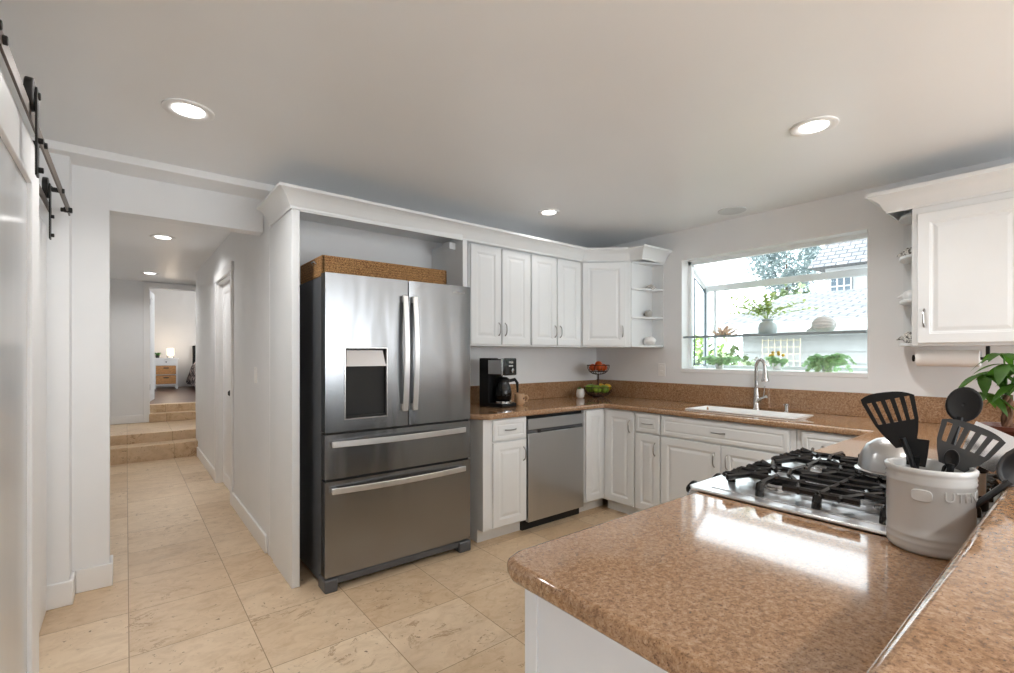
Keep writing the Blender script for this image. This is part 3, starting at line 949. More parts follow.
# corner cabinet (diagonal)
A = Vector((3.192, UY)); B = Vector((3.515, UY - 0.295))
dga = math.atan2(B.y - A.y, B.x - A.x)
Ld = (B - A).length
t = thing('corner_wall_cabinet', 'white diagonal corner wall cabinet with a single door', 'cabinet', (A.x, A.y, 0), dga)
m = MB()
pts = [(A.x, A.y), (B.x, B.y), (WX, B.y), (WX, WN), (A.x, WN)]
R45 = Matrix.Rotation(-dga, 4, 'Z')
loc_pts = [(R45 @ Vector((px_ - A.x, py_ - A.y, 0))).to_2d()[:] for px_, py_ in pts]
m.prism([(x, y + (0.001 if i < 2 else 0)) for i, (x, y) in enumerate(loc_pts)], UZ0, UZ1 + 0.02)
m.build('body', 'cab', t)
door(t, 0.02, UZ0 + 0.012, Ld - 0.055, UZ1 - UZ0 - 0.06, Ld - 0.065, UZ0 + 0.14)
# open end shelves
def end_shelf(name, label, y_side, y_end, x_front, flip, zb, zt, curved=False):
    """quarter shelves between a side panel (at y_side) and the window wall"""
    t = thing(name, label, 'shelf', (WX, y_side, zb))
    m = MB(); m.box(x_front, WX - 0.001, y_side - 0.009, y_side + 0.009, zb, zt); m.build('side_panel', 'cab', t, world=True)
    m = MB(); m.box(WX - 0.014, WX - 0.001, min(y_side, y_end), max(y_side, y_end), zb, zt); m.build('back_panel', 'cab', t, world=True)
    for z_ in (zb, zb + (zt - zb) * 0.333, zb + (zt - zb) * 0.666, zt - 0.018):
        m = MB()
        dy = y_end - y_side
        pts = [(WX - 0.002, y_side), (WX - 0.002, y_end), (WX - 0.07, y_end)]
        if curved:
            for i in range(1, 8):
                a = PI / 2 * i / 8
                pts.append((WX - 0.07 - (WX - 0.07 - x_front) * math.sin(a), y_side + dy * math.cos(a)))
        pts.append((x_front, y_side + dy * 0.1)); pts.append((x_front, y_side))
        m.prism(pts, z_, z_ + 0.018)
        m.build('shelf_board', 'cab', t, world=True, bevel=0.004)
    return t
end_shelf('corner_end_shelf', 'white open end shelves beside the corner wall cabinet', 2.655, 2.525, 3.53, 1, UZ0, 2.165)
SH = [UZ0 + 0.018, UZ0 + (2.14 - UZ0) * 0.333 + 0.018, UZ0 + (2.14 - UZ0) * 0.666 + 0.018]
def shell(loc, r, label, mat, squash=(1, 1.2, .8), seed=1, spiky=0.0):
    m = MB(); rr = random.Random(seed); ph = [rr.uniform(0, 6) for _ in range(4)]
    m.ball((0, 0, 0), r, 24, sc_=squash, fn=lambda d: 1 + 0.09 * math.sin(7 * d[0] + ph[0]) * math.sin(8 * d[1] + ph[1]) + spiky * max(0, math.sin(11 * d[0] + ph[2]) * math.sin(11 * d[2] + ph[3])))
    m.tube([(0, r * 0.8, 0), (0, r * 1.5, -r * squash[2] * 0.3)], [r * 0.35, r * 0.08], 8)
    o = m.build('seashell', mat, smooth=True, angle=80)
    o.location = (loc[0], loc[1], loc[2] + r * squash[2] * 0.97); return tag(o, label, 'shell')
shell((3.73, 2.585, SH[2]), 0.038, 'small dark speckled shell on the highest of the corner end shelves', 'speckshell', (1, 1.2, .7), 2, .15)
shell((3.72, 2.60, SH[1]), 0.04, 'round grey shell on the middle of the corner end shelves', 'shellgrey', (.9, .8, .95), 3)
shell((3.72, 2.59, SH[0]), 0.050, 'pale ruffled shell on the lowest of the corner end shelves', 'shellwhite', (1, 1.2, .8), 4, .1)

# ---- crown moulding: mitred sweep of a cove profile
def crown(path, zb, zt, out, name, label, open_normals):
    prof = [(0, zb), (0.008, zb), (0.011, zb + 0.014), (0.018, zb + 0.022), (0.034, zb + 0.055), (0.060, zb + 0.080), (out - 0.010, zb + 0.088), (out, zb + 0.092), (out, zt), (0, zt)]
    n = len(path)
    P2 = [Vector(q) for q in path]
    vs, fs = [], []
    for i in range(n):
        if i == 0: nn = (P2[1] - P2[0]).normalized(); nv = Vector((nn.y, -nn.x)); sc2 = 1
        elif i == n - 1: nn = (P2[-1] - P2[-2]).normalized(); nv = Vector((nn.y, -nn.x)); sc2 = 1
        else:
            a = (P2[i] - P2[i - 1]).normalized(); b = (P2[i + 1] - P2[i]).normalized()
            na, nb = Vector((a.y, -a.x)), Vector((b.y, -b.x))
            nv = (na + nb).normalized(); sc2 = 1 / max(0.3, nv.dot(na))
        for (o_, z_) in prof:
            q = P2[i] + nv * o_ * sc2
            vs.append((q.x, q.y, z_))
    k_ = len(prof)
    for i in range(n - 1):
        for j in range(k_):
            fs.append((i * k_ + j, i * k_ + (j + 1) % k_, (i + 1) * k_ + (j + 1) % k_, (i + 1) * k_ + j))
    fs.append(tuple(range(k_))); fs.append(tuple((n - 1) * k_ + j for j in range(k_))[::-1])
    m = MB(); m.add(vs, fs)
    return tag(m.build(name, 'cab', smooth=True, angle=25), label, 'moulding')
crown([(0.733, 3.36), (0.733, 2.878), (3.190, 2.93), (3.513, 2.645), (3.513, 2.523), (3.846, 2.523)], 2.158, 2.266, 0.085, 'crown_moulding',
      'long white crown moulding running from the fridge surround to the corner shelves', None)
m = MB(); m.prism([(0.78, 2.90), (3.22, 2.96), (3.50, 2.66), (3.50, 2.51), (3.84, 2.51), (3.84, 3.32), (0.78, 3.32)], 2.222, 2.232)
m.build('trim_9', 'cab'); struct(bpy.data.objects['trim_9'], 'white top board of the cabinets', 'board')

# ---- right wall cabinet by the window
RZ0, RZ1, RX = 1.378, 2.15, 3.50
t = thing('wall_cabinet', 'white wall cabinet with one wide door above the paper towel holder', 'cabinet', (RX, 0.69, 0), -PI / 2)
carcass(t, 0.95, RZ0, RZ1 + 0.03, WX - RX - 0.002)
door(t, 0.025, RZ0 + 0.015, 0.44, RZ1 - RZ0 - 0.045, 0.055, RZ0 + 0.155)
door(t, 0.475, RZ0 + 0.015, 0.44, RZ1 - RZ0 - 0.045, 0.885, RZ0 + 0.155)
end_shelf('window_end_shelf', 'white open rounded end shelves beside the wall cabinet near the window', 0.70, 0.80, 3.58, -1, RZ0, 2.16, True)
RH = [RZ0 + 0.018, RZ0 + (2.16 - RZ0) * 0.333 + 0.018, RZ0 + (2.16 - RZ0) * 0.666 + 0.018]
shell((3.72, 0.745, RH[2]), 0.042, 'dark barnacled shell on the highest of the rounded shelves near the window', 'speckshell', (1, .85, .7), 6, .2)
shell((3.72, 0.745, RH[1]), 0.040, 'white scalloped shell on the middle rounded shelf near the window', 'shellwhite', (1, .85, .8), 7, .1)
shell((3.72, 0.745, RH[0]), 0.042, 'black and white spotted shell on the lowest rounded shelf near the window', 'speckshell', (.9, .8, .9), 8)
crown([(3.846, 0.80), (3.50, 0.80), (3.50, -0.28)], 2.158, 2.272, 0.088, 'crown_moulding', 'white crown moulding on the wall cabinet near the window', None)
m = MB(); m.box(3.51, 3.84, -0.26, 0.79, 2.235, 2.245); m.build('trim_10', 'cab'); struct(bpy.data.objects['trim_10'], 'white top board of the window side cabinet', 'board')
# paper towel holder
t = thing('paper_towel_holder', 'black under-cabinet holder with a white paper towel roll', 'paper towel', (3.66, 0.5, RZ0))
m = MB(); m.box(3.645, 3.675, 0.395, 0.41, RZ0 - 0.075, RZ0 - 0.002).box(3.64, 3.68, 0.39, 0.43, RZ0 - 0.078, RZ0 - 0.062)
m.cyl((3.66, 0.40, RZ0 - 0.07), (3.66, 0.715, RZ0 - 0.07), 0.005, 8)
m.cyl((3.66, 0.712, RZ0 - 0.07), (3.66, 0.72, RZ0 - 0.07), 0.02, 16)
m.build('bracket', 'black', t, world=True, bevel=0.002)
m = MB(); m.cyl((3.66, 0.43, RZ0 - 0.07), (3.66, 0.70, RZ0 - 0.07), 0.047, 32)
m.build('paper_roll', 'paper', t, world=True, bevel=0.003)

# ---- base cabinets
BZ = 0.872
t = thing('base_cabinet', 'white base cabinet with one drawer and one door between refrigerator and dishwasher', 'cabinet', (1.94, 2.70, 0))
carcass(t, 0.392, 0.095, BZ, 0.62, True)
door(t, 0.076, 0.715, 0.306, 0.15, 0.229, 0.79, FLAT_R, 'drawer', False)
door(t, 0.076, 0.105, 0.306, 0.60, 0.352, 0.60)
t = thing('base_cabinet', 'white corner base panel without handle beside the dishwasher', 'cabinet', (2.965, 2.70, 0))
m = MB(); m.box(0.22, 0.32, 0.071, 0.09, 0, 0.11); m.build('toe_board', 'cab', t)
carcass(t, 0.234, 0.095, BZ, 0.62, True)
door(t, 0.01, 0.105, 0.228, 0.76)
BX = 3.20
def wbase(y0, w_, label):
    t = thing('base_cabinet', label, 'cabinet', (BX, y0, 0), -PI / 2)
    carcass(t, w_, 0.095, BZ, WX - BX - 0.003, True)
    return t
t = wbase(2.699, 0.342, 'white full-height door base cabinet in the counter corner')
door(t, 0.055, 0.105, 0.278, 0.76, 0.30, 0.75)
t = wbase(2.355, 0.232, 'narrow white base cabinet with drawer over door, left of the sink cabinet')
door(t, 0.006, 0.715, 0.222, 0.15, 0.117, 0.79, FLAT_R, 'drawer', False)
door(t, 0.006, 0.105, 0.222, 0.60, 0.19, 0.60)
t = thing('sink_cabinet', 'wide white two-door sink base cabinet under the window', 'cabinet', (BX, 2.121, 0), -PI / 2)
m = MB(); m.box(0, 0.94, 0.001, 0.02, 0.095, BZ).box(0, 0.018, 0.02, 0.63, 0.0, BZ).box(0.922, 0.94, 0.02, 0.63, 0.0, BZ).box(0, 0.94, 0.07, 0.63, 0, 0.11)
m.build('body', 'cab', t)
door(t, 0.006, 0.715, 0.90, 0.15, 0.455, 0.79, FLAT_R, 'drawer', False)
door(t, 0.006, 0.105, 0.465, 0.60, 0.43, 0.60)
door(t, 0.478, 0.105, 0.455, 0.60, 0.52, 0.60)
t = wbase(1.178, 0.36, 'white base cabinet with drawer between sink cabinet and peninsula')
door(t, 0.03, 0.715, 0.32, 0.15, 0.19, 0.79, FLAT_R, 'drawer', False)
door(t, 0.03, 0.105, 0.32, 0.60, 0.08, 0.60)

# ---- peninsula cabinets and bar wall
t = thing('peninsula_cabinet', 'white peninsula base cabinet under the near end of the granite', 'cabinet', (0.63, 0.13, 0))
m = MB(); m.box(0.655, 1.355, 0.13, 0.755, 0.09, BZ).box(0.68, 1.355, 0.13, 0.70, 0, 0.09)
m.box(0.650, 0.656, 0.72, 0.757, 0.0, BZ)
m.build('body', 'cab_daylit', t, world=True, bevel=0.002)
for i, (x_, w_) in enumerate(((0.68, 0.33), (1.015, 0.33))):
    d_ = MB(); d_.loft_rect(w_, 0.74, DOOR_R, x=-w_ / 2, z=0.11)
    dd = d_.build('door', 'cab', t); dd.location = (x_ + w_ / 2 - 0.63, 0.757 - 0.13, 0); dd.rotation_euler = (0, 0, PI)
t = thing('peninsula_cabinet', 'white peninsula base cabinet between the range and the window wall', 'cabinet', (2.16, 0.13, 0))
m = MB(); m.box(2.15, 3.19, 0.13, 0.755, 0.09, BZ).box(2.15, 3.19, 0.13, 0.70, 0, 0.09)
m.build('body', 'cab', t, world=True, bevel=0.002)
m = MB(); m.box(0.47, WX, -0.02, 0.10, 0, 1.03)
struct(m.build('wall_bar', 'wall'))

# ---- granite worktop (slabs with bullnose front edges)
GT, GB = 0.914, 0.874
gt = thing('granite_worktop', 'polished brown speckled granite worktop running along both walls and the peninsula', 'worktop', (3.2, 0.8, GB))
def slab(pts, bevel=0.014):
    m = MB(); m.prism(pts, GB, GT)
    return m.build('slab', 'granite', gt, world=True, bevel=bevel, seg=4)
s1 = slab([(1.88, 2.76), (1.97, 2.66), (3.17, 2.66), (3.17, 0.80), (2.145, 0.80), (2.145, 0.16), (1.365, 0.16), (1.365, 0.785),
           (0.65, 0.787), (0.612, 0.772), (0.598, 0.735), (0.598, 0.105), (WX - 0.002, 0.105), (WX - 0.002, WN - 0.002), (1.88, WN - 0.002)])
# cut the sink opening
bmx = MB(); bmx.prism([(3.36, 1.29), (3.36, 1.97), (3.39, 2.00), (3.62, 2.00), (3.65, 1.97), (3.65, 1.29), (3.62, 1.26), (3.39, 1.26)], GB - 0.05, GT + 0.05)
cut = bmx.build('cutter', 'granite')
md = s1.modifiers.new('hole', 'BOOLEAN'); md.operation = 'DIFFERENCE'; md.object = cut; md.solver = 'EXACT'
s1.modifiers.move(len(s1.modifiers) - 1, 0)
dg = bpy.context.evaluated_depsgraph_get(); dg.update()
me2 = bpy.data.meshes.new_from_object(s1.evaluated_get(dg))
s1.modifiers.clear(); s1.data = me2
bpy.data.objects.remove(cut)
m = MB(); m.box(1.93, WX - 0.002, WN - 0.022, WN - 0.001, GT, 1.066); m.build('backsplash', 'granite', gt, world=True, bevel=0.003)
m = MB(); m.box(WX - 0.022, WX - 0.001, -0.02, WN - 0.022, GT, 1.073); m.build('backsplash', 'granite', gt, world=True, bevel=0.003)
m = MB(); m.box(0.60, WX - 0.022, 0.10, 0.116, GT, 1.028); m.build('backsplash', 'granite', gt, world=True, bevel=0.002)
m = MB(); m.prism([(0.36, -0.32), (WX - 0.003, -0.32), (WX - 0.003, 0.128), (0.40, 0.128), (0.36, 0.09)], 1.03, 1.07)
tag(m.build('bar_top', 'granite', bevel=0.014, seg=4), 'raised brown granite bar top behind the range and utensil crock', 'worktop')

# sink
t = thing('kitchen_sink', 'white enamel sink basin set under the granite below the window', 'sink', (3.51, 1.62, 0.70))
m = MB()
def ringpts(i, z_):
    a, b, c, d_ = 3.352 + i, 3.658 - i, 1.248 + i, 2.012 - i
    return [(a, c, z_), (b, c, z_), (b, d_, z_), (a, d_, z_)]
R_ = [ringpts(-0.002, 0.9145), ringpts(-0.002, 0.918), ringpts(0.018, 0.918), ringpts(0.028, 0.73), ringpts(0.06, 0.705)]
R_out = [ringpts(0, 0.872), ringpts(-0.004, 0.70), ringpts(0.06, 0.69)]
vs = [q for r in R_ for q in r]; fs = []
for i in range(4):
    for k_ in range(4): fs.append((i * 4 + k_, i * 4 + (k_ + 1) % 4, i * 4 + 4 + (k_ + 1) % 4, i * 4 + 4 + k_))
fs.append((16, 17, 18, 19)); m.add(vs, fs)
m.build('basin', 'sink', t, world=True, solid=0.004)
m = MB(); m.lathe([(0.04, 0), (0.04, 0.004), (0.03, 0.003), (0.012, 0.0)], (3.51, 1.62, 0.708), 24); m.build('drain', 'chrome', t, world=True, smooth=True)
# faucet
fx, fy = 3.735, 1.655
t = thing('faucet', 'tall brushed nickel pull-down faucet behind the sink', 'faucet', (fx, fy, GT), math.radians(72))
m = MB(); m.lathe([(0.027, 0), (0.027, 0.008), (0.022, 0.014), (0.021, 0.10), (0.018, 0.13), (0.0145, 0.16)], (0, 0, 0), 24)
pts = [(0, 0, 0.15), (0, 0, 0.30)] + [(-0.038 + 0.038 * math.cos(a), 0, 0.325 + 0.052 * math.sin(a)) for a in [PI * i / 10 for i in range(11)]]
pts2 = [(-0.077, 0, 0.30)]
m.tube(pts + pts2, 0.0135, 16)
m.build('body', 'chrome', t, smooth=True, angle=50)
m = MB(); m.lathe([(0.026, 0.0), (0.027, 0.01), (0.022, 0.03), (0.016, 0.07), (0.0145, 0.085)], (-0.078, 0, 0.215), 20); m.build('spray_head', 'chrome', t, smooth=True, angle=50)
m = MB(); m.tube([(0, 0, 0.05), (-0.05, 0.01, 0.085), (-0.10, 0.015, 0.105)], [0.014, 0.012, 0.011], 12); m.tube([(-0.075, 0.012, 0.11), (-0.085, 0.012, 0.185)], [0.005, 0.004], 8)
m.build('lever', 'chrome', t, smooth=True, angle=50)
t = thing('soap_dispenser', 'short nickel soap pump on the sink deck beside the faucet', 'soap dispenser', (3.74, 1.445, GT))
t.scale = (1, 1, 0.8)
m = MB(); m.lathe([(0.02, 0), (0.018, 0.006), (0.012, 0.01), (0.012, 0.06), (0.015, 0.062), (0.015, 0.075), (0.006, 0.078)], seg=18)
m.tube([(0, 0, 0.068), (-0.05, 0, 0.070)], 0.005, 8); m.build('pump', 'chrome', t, smooth=True, angle=50)

# ================================================================== REFRIGERATOR
FX0, FX1, FF = 0.862, 1.832, 2.695
t = thing('refrigerator', 'large stainless steel french-door refrigerator with two lower drawers', 'refrigerator', (FX0, FF, 0))
m = MB(); m.box(FX0 + 0.004, FX1 - 0.004, FF + 0.085, 3.30, 0.03, 1.775); m.build('case', 'fridgeside', t, world=True, bevel=0.004)
def curved_front(x0, x1, z0, z1, th=0.07, bow=0.0, side=0.006, n=10):
    m = MB(); vs, fs = [], []
    for i in range(n + 1):
        u = i / n; x = x0 + (x1 - x0) * u
        e = min(u, 1 - u) * (x1 - x0)
        y = FF - bow * math.sin(PI * u) + (side * (1 - min(1, e / 0.02)) ** 2)
        for z_ in (z0, z1): vs.append((x, y, z_))
        for z_ in (z0, z1): vs.append((x, FF + th, z_))
    for i in range(n):
        a, b = i * 4, i * 4 + 4
        fs += [(a, b, b + 1, a + 1), (a + 2, a + 3, b + 3, b + 2), (a + 1, b + 1, b + 3, a + 3), (a, a + 2, b + 2, b)]
    fs += [(0, 1, 3, 2), (4 * n, 4 * n + 2, 4 * n + 3, 4 * n + 1)]
    m.add(vs, fs); return m
XM = 1.368
# left door has the dispenser opening: build as slabs around the recess
DX0, DX1, DZ0, DZ1 = 0.974, 1.222, 0.965, 1.366
m = MB()
m.box(FX0, DX0, FF, FF + 0.07, 0.893, 1.787).box(DX1, XM - 0.005, FF, FF + 0.07, 0.893, 1.787)
m.box(DX0, DX1, FF, FF + 0.07, 0.893, DZ0).box(DX0, DX1, FF, FF + 0.07, DZ1, 1.787)
dl = m.build('door', 'steel', t, world=True)
m = curved_front(XM + 0.005, FX1, 0.893, 1.787); dr = m.build('door', 'steel', t, world=True, smooth=True)
m = curved_front(FX0, FX1, 0.632, 0.880); d1 = m.build('drawer', 'steel', t, world=True, smooth=True)
m = curved_front(FX0, FX1, 0.085, 0.618); d2 = m.build('drawer', 'steel', t, world=True, smooth=True)
# dispenser
m = MB(); m.box(DX0, DX1, FF + 0.062, FF + 0.068, DZ0, DZ1)
m.box(DX0, DX0 + 0.006, FF - 0.0, FF + 0.065, DZ0, DZ1).box(DX1 - 0.006, DX1, FF, FF + 0.065, DZ0, DZ1).box(DX0, DX1, FF, FF + 0.065, DZ0, DZ0 + 0.012)
di = m.build('dispenser', 'dark', dl, world=True)
m = MB()
m.add([(DX0, FF + 0.022, DZ1), (DX1, FF + 0.022, DZ1), (DX1, FF - 0.003, 1.262), (DX0, FF - 0.003, 1.262), (DX0, FF + 0.06, 1.262), (DX1, FF + 0.06, 1.262), (DX0, FF + 0.06, DZ1), (DX1, FF + 0.06, DZ1)],
      [(0, 1, 2, 3), (3, 2, 5, 4), (0, 3, 4, 6), (1, 7, 5, 2), (0, 6, 7, 1), (4, 5, 7, 6)])
m.build('control_panel', 'steelplain', dl, world=True)
m = MB(); m.box(DX0 + 0.055, DX0 + 0.105, FF + 0.03, FF + 0.04, 1.07, 1.235); m.build('paddle', 'darkgrey', dl, world=True, bevel=0.004)
m = MB(); e_ = 0.006
m.box(DX0 - e_, DX0, FF - 0.005, FF, DZ0 - e_, DZ1 + e_).box(DX1, DX1 + e_, FF - 0.005, FF, DZ0 - e_, DZ1 + e_).box(DX0, DX1, FF - 0.005, FF, DZ0 - e_, DZ0).box(DX0, DX1, FF - 0.005, FF, DZ1, DZ1 + e_)
m.build('dispenser_trim', 'chrome', dl, world=True, bevel=0.001)
# handles
def vhandle(x, z0, z1, par):
    m = MB(); vs, fs = [], []
    n = 16; w2 = 0.017
    for i in range(n + 1):
        u = i / n; z_ = z0 + (z1 - z0) * u
        y = FF - 0.030 - 0.026 * math.sin(PI * u) 
        vs += [(x - w2, y, z_), (x + w2, y, z_), (x + w2, y + 0.012, z_), (x - w2, y + 0.012, z_)]
    for i in range(n):
        for k_ in range(4): fs.append((i * 4 + k_, i * 4 + (k_ + 1) % 4, i * 4 + 4 + (k_ + 1) % 4, i * 4 + 4 + k_))
    fs += [(0, 3, 2, 1), (4 * n, 4 * n + 1, 4 * n + 2, 4 * n + 3)]
    m.add(vs, fs); m.box(x - 0.012, x + 0.012, FF - 0.032, FF + 0.002, z0 + 0.005, z0 + 0.04); m.box(x - 0.012, x + 0.012, FF - 0.032, FF + 0.002, z1 - 0.04, z1 - 0.005)
    m.build('handle', 'hsteel', par, world=True, bevel=0.003)
vhandle(XM - 0.033, 0.985, 1.69, dl); vhandle(XM + 0.033, 0.985, 1.69, dr)
def hhandle(z, par, drop=0.0):
    m = MB(); vs, fs = [], []; n = 18; h2 = 0.017; x0, x1 = FX0 + 0.03, FX1 - 0.055
    for i in range(n + 1):
        u = i / n; x = x0 + (x1 - x0) * u
        y = FF - 0.028 - 0.032 * math.sin(PI * u)
        vs += [(x, y, z - h2), (x, y, z + h2), (x, y + 0.012, z + h2), (x, y + 0.012, z - h2)]
    for i in range(n):
        for k_ in range(4): fs.append((i * 4 + k_, i * 4 + (k_ + 1) % 4, i * 4 + 4 + (k_ + 1) % 4, i * 4 + 4 + k_))
    fs += [(0, 3, 2, 1), (4 * n, 4 * n + 1, 4 * n + 2, 4 * n + 3)]
    m.add(vs, fs); m.box(x0 + 0.005, x0 + 0.04, FF - 0.03, FF + 0.002, z - 0.012, z + 0.012); m.box(x1 - 0.04, x1 - 0.005, FF - 0.03, FF + 0.002, z - 0.012, z + 0.012)
    m.build('handle', 'hsteel', par, world=True, bevel=0.003)
hhandle(0.828, d1); hhandle(0.568, d2)
m = MB(); m.box(FX0 + 0.008, FX1 - 0.008, FF + 0.02, FF + 0.085, 0.09, 1.77); m.build('door_seal', 'dark', t, world=True)
m = MB(); m.box(FX0 + 0.02, FX1 - 0.02, FF + 0.012, FF + 0.10, 0.032, 0.078).box(FX0 - 0.004, FX0 + 0.07, FF - 0.005, FF + 0.12, 0.0, 0.075).box(FX1 - 0.09, FX1 + 0.002, FF - 0.005, FF + 0.12, 0.0, 0.072)
m.build('base_grille', 'fridgeside', t, world=True, bevel=0.01)
def text(body, size, loc, rot, mat, parent, depth=0.0005, name='lettering'):
    cu = bpy.data.curves.new(name, 'FONT'); cu.body = body; cu.size = size; cu.extrude = depth; cu.align_x = 'CENTER'; cu.align_y = 'CENTER'
    to = bpy.data.objects.new(name, cu); COL.objects.link(to); bpy.context.view_layer.update()
    me = bpy.data.meshes.new_from_object(to.evaluated_get(bpy.context.evaluated_depsgraph_get()))
    bpy.data.objects.remove(to)
    me.materials.clear(); me.materials.append(M[mat])
    o = bpy.data.objects.new(name, me); COL.objects.link(o)
    if parent is not None: o.parent = parent
    o.location = loc; o.rotation_euler = rot
    return o
text('Whirlpool', 0.022, (1.735 - FX0, -0.0008, 1.742), (PI / 2, 0, 0), 'text', t)

# basket on top of the fridge
t = thing('wicker_tray', 'long shallow woven wicker tray lying on top of the refrigerator', 'basket', (1.28, 2.95, 1.777))
bx0, bx1, by0, by1, bz0, bz1 = 0.872, 1.70, 2.785, 3.22, 1.777, 1.90
m = MB()
m.box(bx0, bx1, by0, by0 + 0.022, bz0, bz1).box(bx0, bx1, by1 - 0.022, by1, bz0, bz1).box(bx0, bx0 + 0.022, by0, by1, bz0, bz1).box(bx1 - 0.022, bx1, by0, by1, bz0, bz1).box(bx0, bx1, by0, by1, bz0, bz0 + 0.015)
m.build('basket_body', 'wicker', t, world=True, bevel=0.009, seg=2)
m = MB(); m.tube([(bx0 - 0.002, 2.88, 1.86), (bx0 - 0.014, 2.885, 1.872), (bx0 - 0.014, 2.93, 1.872), (bx0 - 0.002, 2.935, 1.86)], 0.004, 8); m.build('handle', 'chrome', t, world=True, smooth=True)

# ================================================================== DISHWASHER
t = thing('dishwasher', 'stainless steel dishwasher with a pocket handle under the granite', 'dishwasher', (2.352, 2.70, 0))
m = MB(); m.box(2.336, 2.962, 2.725, 3.28, 0.10, 0.868).box(2.336, 2.962, 2.75, 2.80, 0.0, 0.10); m.build('tub', 'dark', t, world=True)
dz0, dz1, pz0, pz1 = 0.075, 0.845, 0.735, 0.765
m = MB(); m.box(2.348, 2.952, 2.690, 2.724, dz0, pz0).box(2.348, 2.952, 2.690, 2.724, pz1, dz1)
m.box(2.348, 2.952, 2.706, 2.724, pz0, pz1)
dd = m.build('door', 'steeldw', t, world=True, bevel=0.003)
m = MB(); m.box(2.46, 2.85, 2.696, 2.7075, pz0 + 0.002, pz0 + 0.010); m.box(2.455, 2.475, 2.692, 2.708, pz0, pz1 - 0.002); m.build('pocket_handle', 'darkgrey', dd, world=True)
m = MB(); m.box(2.35, 2.95, 2.7045, 2.7065, pz0 + 0.001, pz1 - 0.001); m.build('recess_strip', 'fridgeside', dd, world=True)

# ================================================================== COFFEE MAKER, MUG, JAR, FRUIT STAND
cx_, cy_ = 2.345, 3.03
t = thing('coffee_maker', 'black drip coffee maker with steel side band and glass carafe', 'coffee maker', (cx_, cy_, GT), math.radians(14))
t.scale = (0.88, 0.95, 1.10)
m = MB()
m.box(-0.105, 0.105, -0.10, 0.15, 0, 0.028); m.box(-0.105, 0.105, 0.045, 0.15, 0.02, 0.30)
m.box(-0.105, 0.105, -0.09, 0.15, 0.235, 0.345); m.box(-0.105, 0.0, 0.02, 0.15, 0.34, 0.352)
m.build('housing', 'black', t, bevel=0.012, seg=3)
m = MB(); m.box(-0.107, -0.1045, -0.085, 0.05, 0.238, 0.338); m.box(-0.107, 0.107, -0.0935, -0.088, 0.23, 0.35); m.build('steel_band', 'steelplain', t, bevel=0.002)
m = MB(); m.box(-0.08, 0.10, -0.106, -0.088, 0.228, 0.352); m.build('control_face', 'blackgloss', t, bevel=0.010, seg=3)
m = MB(); m.lathe([(0.017, 0), (0.017, 0.012), (0.014, 0.014)], seg=20)
k_ = m.build('knob', 'steelplain', t, smooth=True); k_.location = (0.025, -0.106, 0.262); k_.rotation_euler = (PI / 2, 0, 0)
text('NINJA', 0.024, (0.012, -0.1066, 0.322), (PI / 2, 0, 0), 'text', t)
m = MB(); m.box(-0.02, 0.04, -0.1075, -0.106, 0.292, 0.300); m.build('display', 'text', t)
m = MB(); m.lathe([(0.06, 0.0), (0.072, 0.012), (0.076, 0.05), (0.066, 0.10), (0.05, 0.132), (0.052, 0.138)], (0, -0.03, 0.045), 32)
ca = m.build('carafe', 'carafe', t, smooth=True, angle=60)
m = MB(); m.lathe([(0.056, 0.0), (0.068, 0.012), (0.071, 0.045), (0.069, 0.075)], (0, -0.03, 0.048), 32); m.build('coffee', 'blackgloss', ca, smooth=True)
m = MB(); m.lathe([(0.056, 0), (0.058, 0.02), (0.035, 0.034), (0.012, 0.036)], (0, -0.03, 0.18), 28)
m.tube([(0.045, -0.055, 0.185), (0.10, -0.085, 0.195), (0.122, -0.095, 0.17), (0.125, -0.097, 0.10)], [0.012, 0.013, 0.013, 0.009], 10)
m.build('lid_and_grip', 'black', ca, smooth=True, angle=50)
m = MB(); m.lathe([(0.074, 0), (0.078, 0.003), (0.078, 0.02), (0.07, 0.024)], (0, -0.03, 0.022), 32); m.build('warming_plate', 'steelplain', t, smooth=True, angle=40)

t = thing('mug', 'beige mug with a small dark heart beside the coffee maker', 'mug', (2.545, 3.03, GT))
m = MB(); m.lathe([(0.034, 0), (0.042, 0.01), (0.044, 0.05), (0.040, 0.092), (0.037, 0.092), (0.040, 0.05), (0.036, 0.014), (0.005, 0.012)], seg=28)
m.tube([(0.036, -0.015, 0.075), (0.062, -0.025, 0.078), (0.072, -0.03, 0.055), (0.060, -0.024, 0.028), (0.038, -0.015, 0.024)], 0.0055, 8); m.build('cup', 'mug', t, smooth=True, angle=60)
m = MB()
hp = [(0.35 * 16 * math.sin(a) ** 3 / 16, (13 * math.cos(a) - 5 * math.cos(2 * a) - 2 * math.cos(3 * a) - math.cos(4 * a)) / 16 * 0.35) for a in [2 * PI * i / 20 for i in range(20)]]
m.prism([(x * 0.028, y * 0.028) for x, y in hp], 0, 0.0015)
ho = m.build('heart', 'heart', t); ho.location = (0.0100, -0.0440, 0.055); ho.rotation_euler = (PI / 2, 0, math.radians(13))

t = thing('small_planter', 'small white round planter beside the fruit stand', 'planter', (3.40, 3.14, GT))
m = MB(); m.lathe([(0.026, 0), (0.037, 0.015), (0.040, 0.045), (0.034, 0.075), (0.030, 0.088), (0.024, 0.085), (0.02, 0.07)], seg=26, wave=lambda a, i: 0.04 * math.cos(a) * (i > 3)); m.build('pot', 'ceramic', t, smooth=True, angle=60)
m = MB()
for i in range(16):
    a = i * 2.4; m.leaf((-0.01, 0, 0.075), (math.cos(a) - 0.5, math.sin(a), 0.9 + 0.3 * (i % 3)), 0.04, 0.014, droop=0.1, n=3)
m.build('succulent', 'leaf', t)

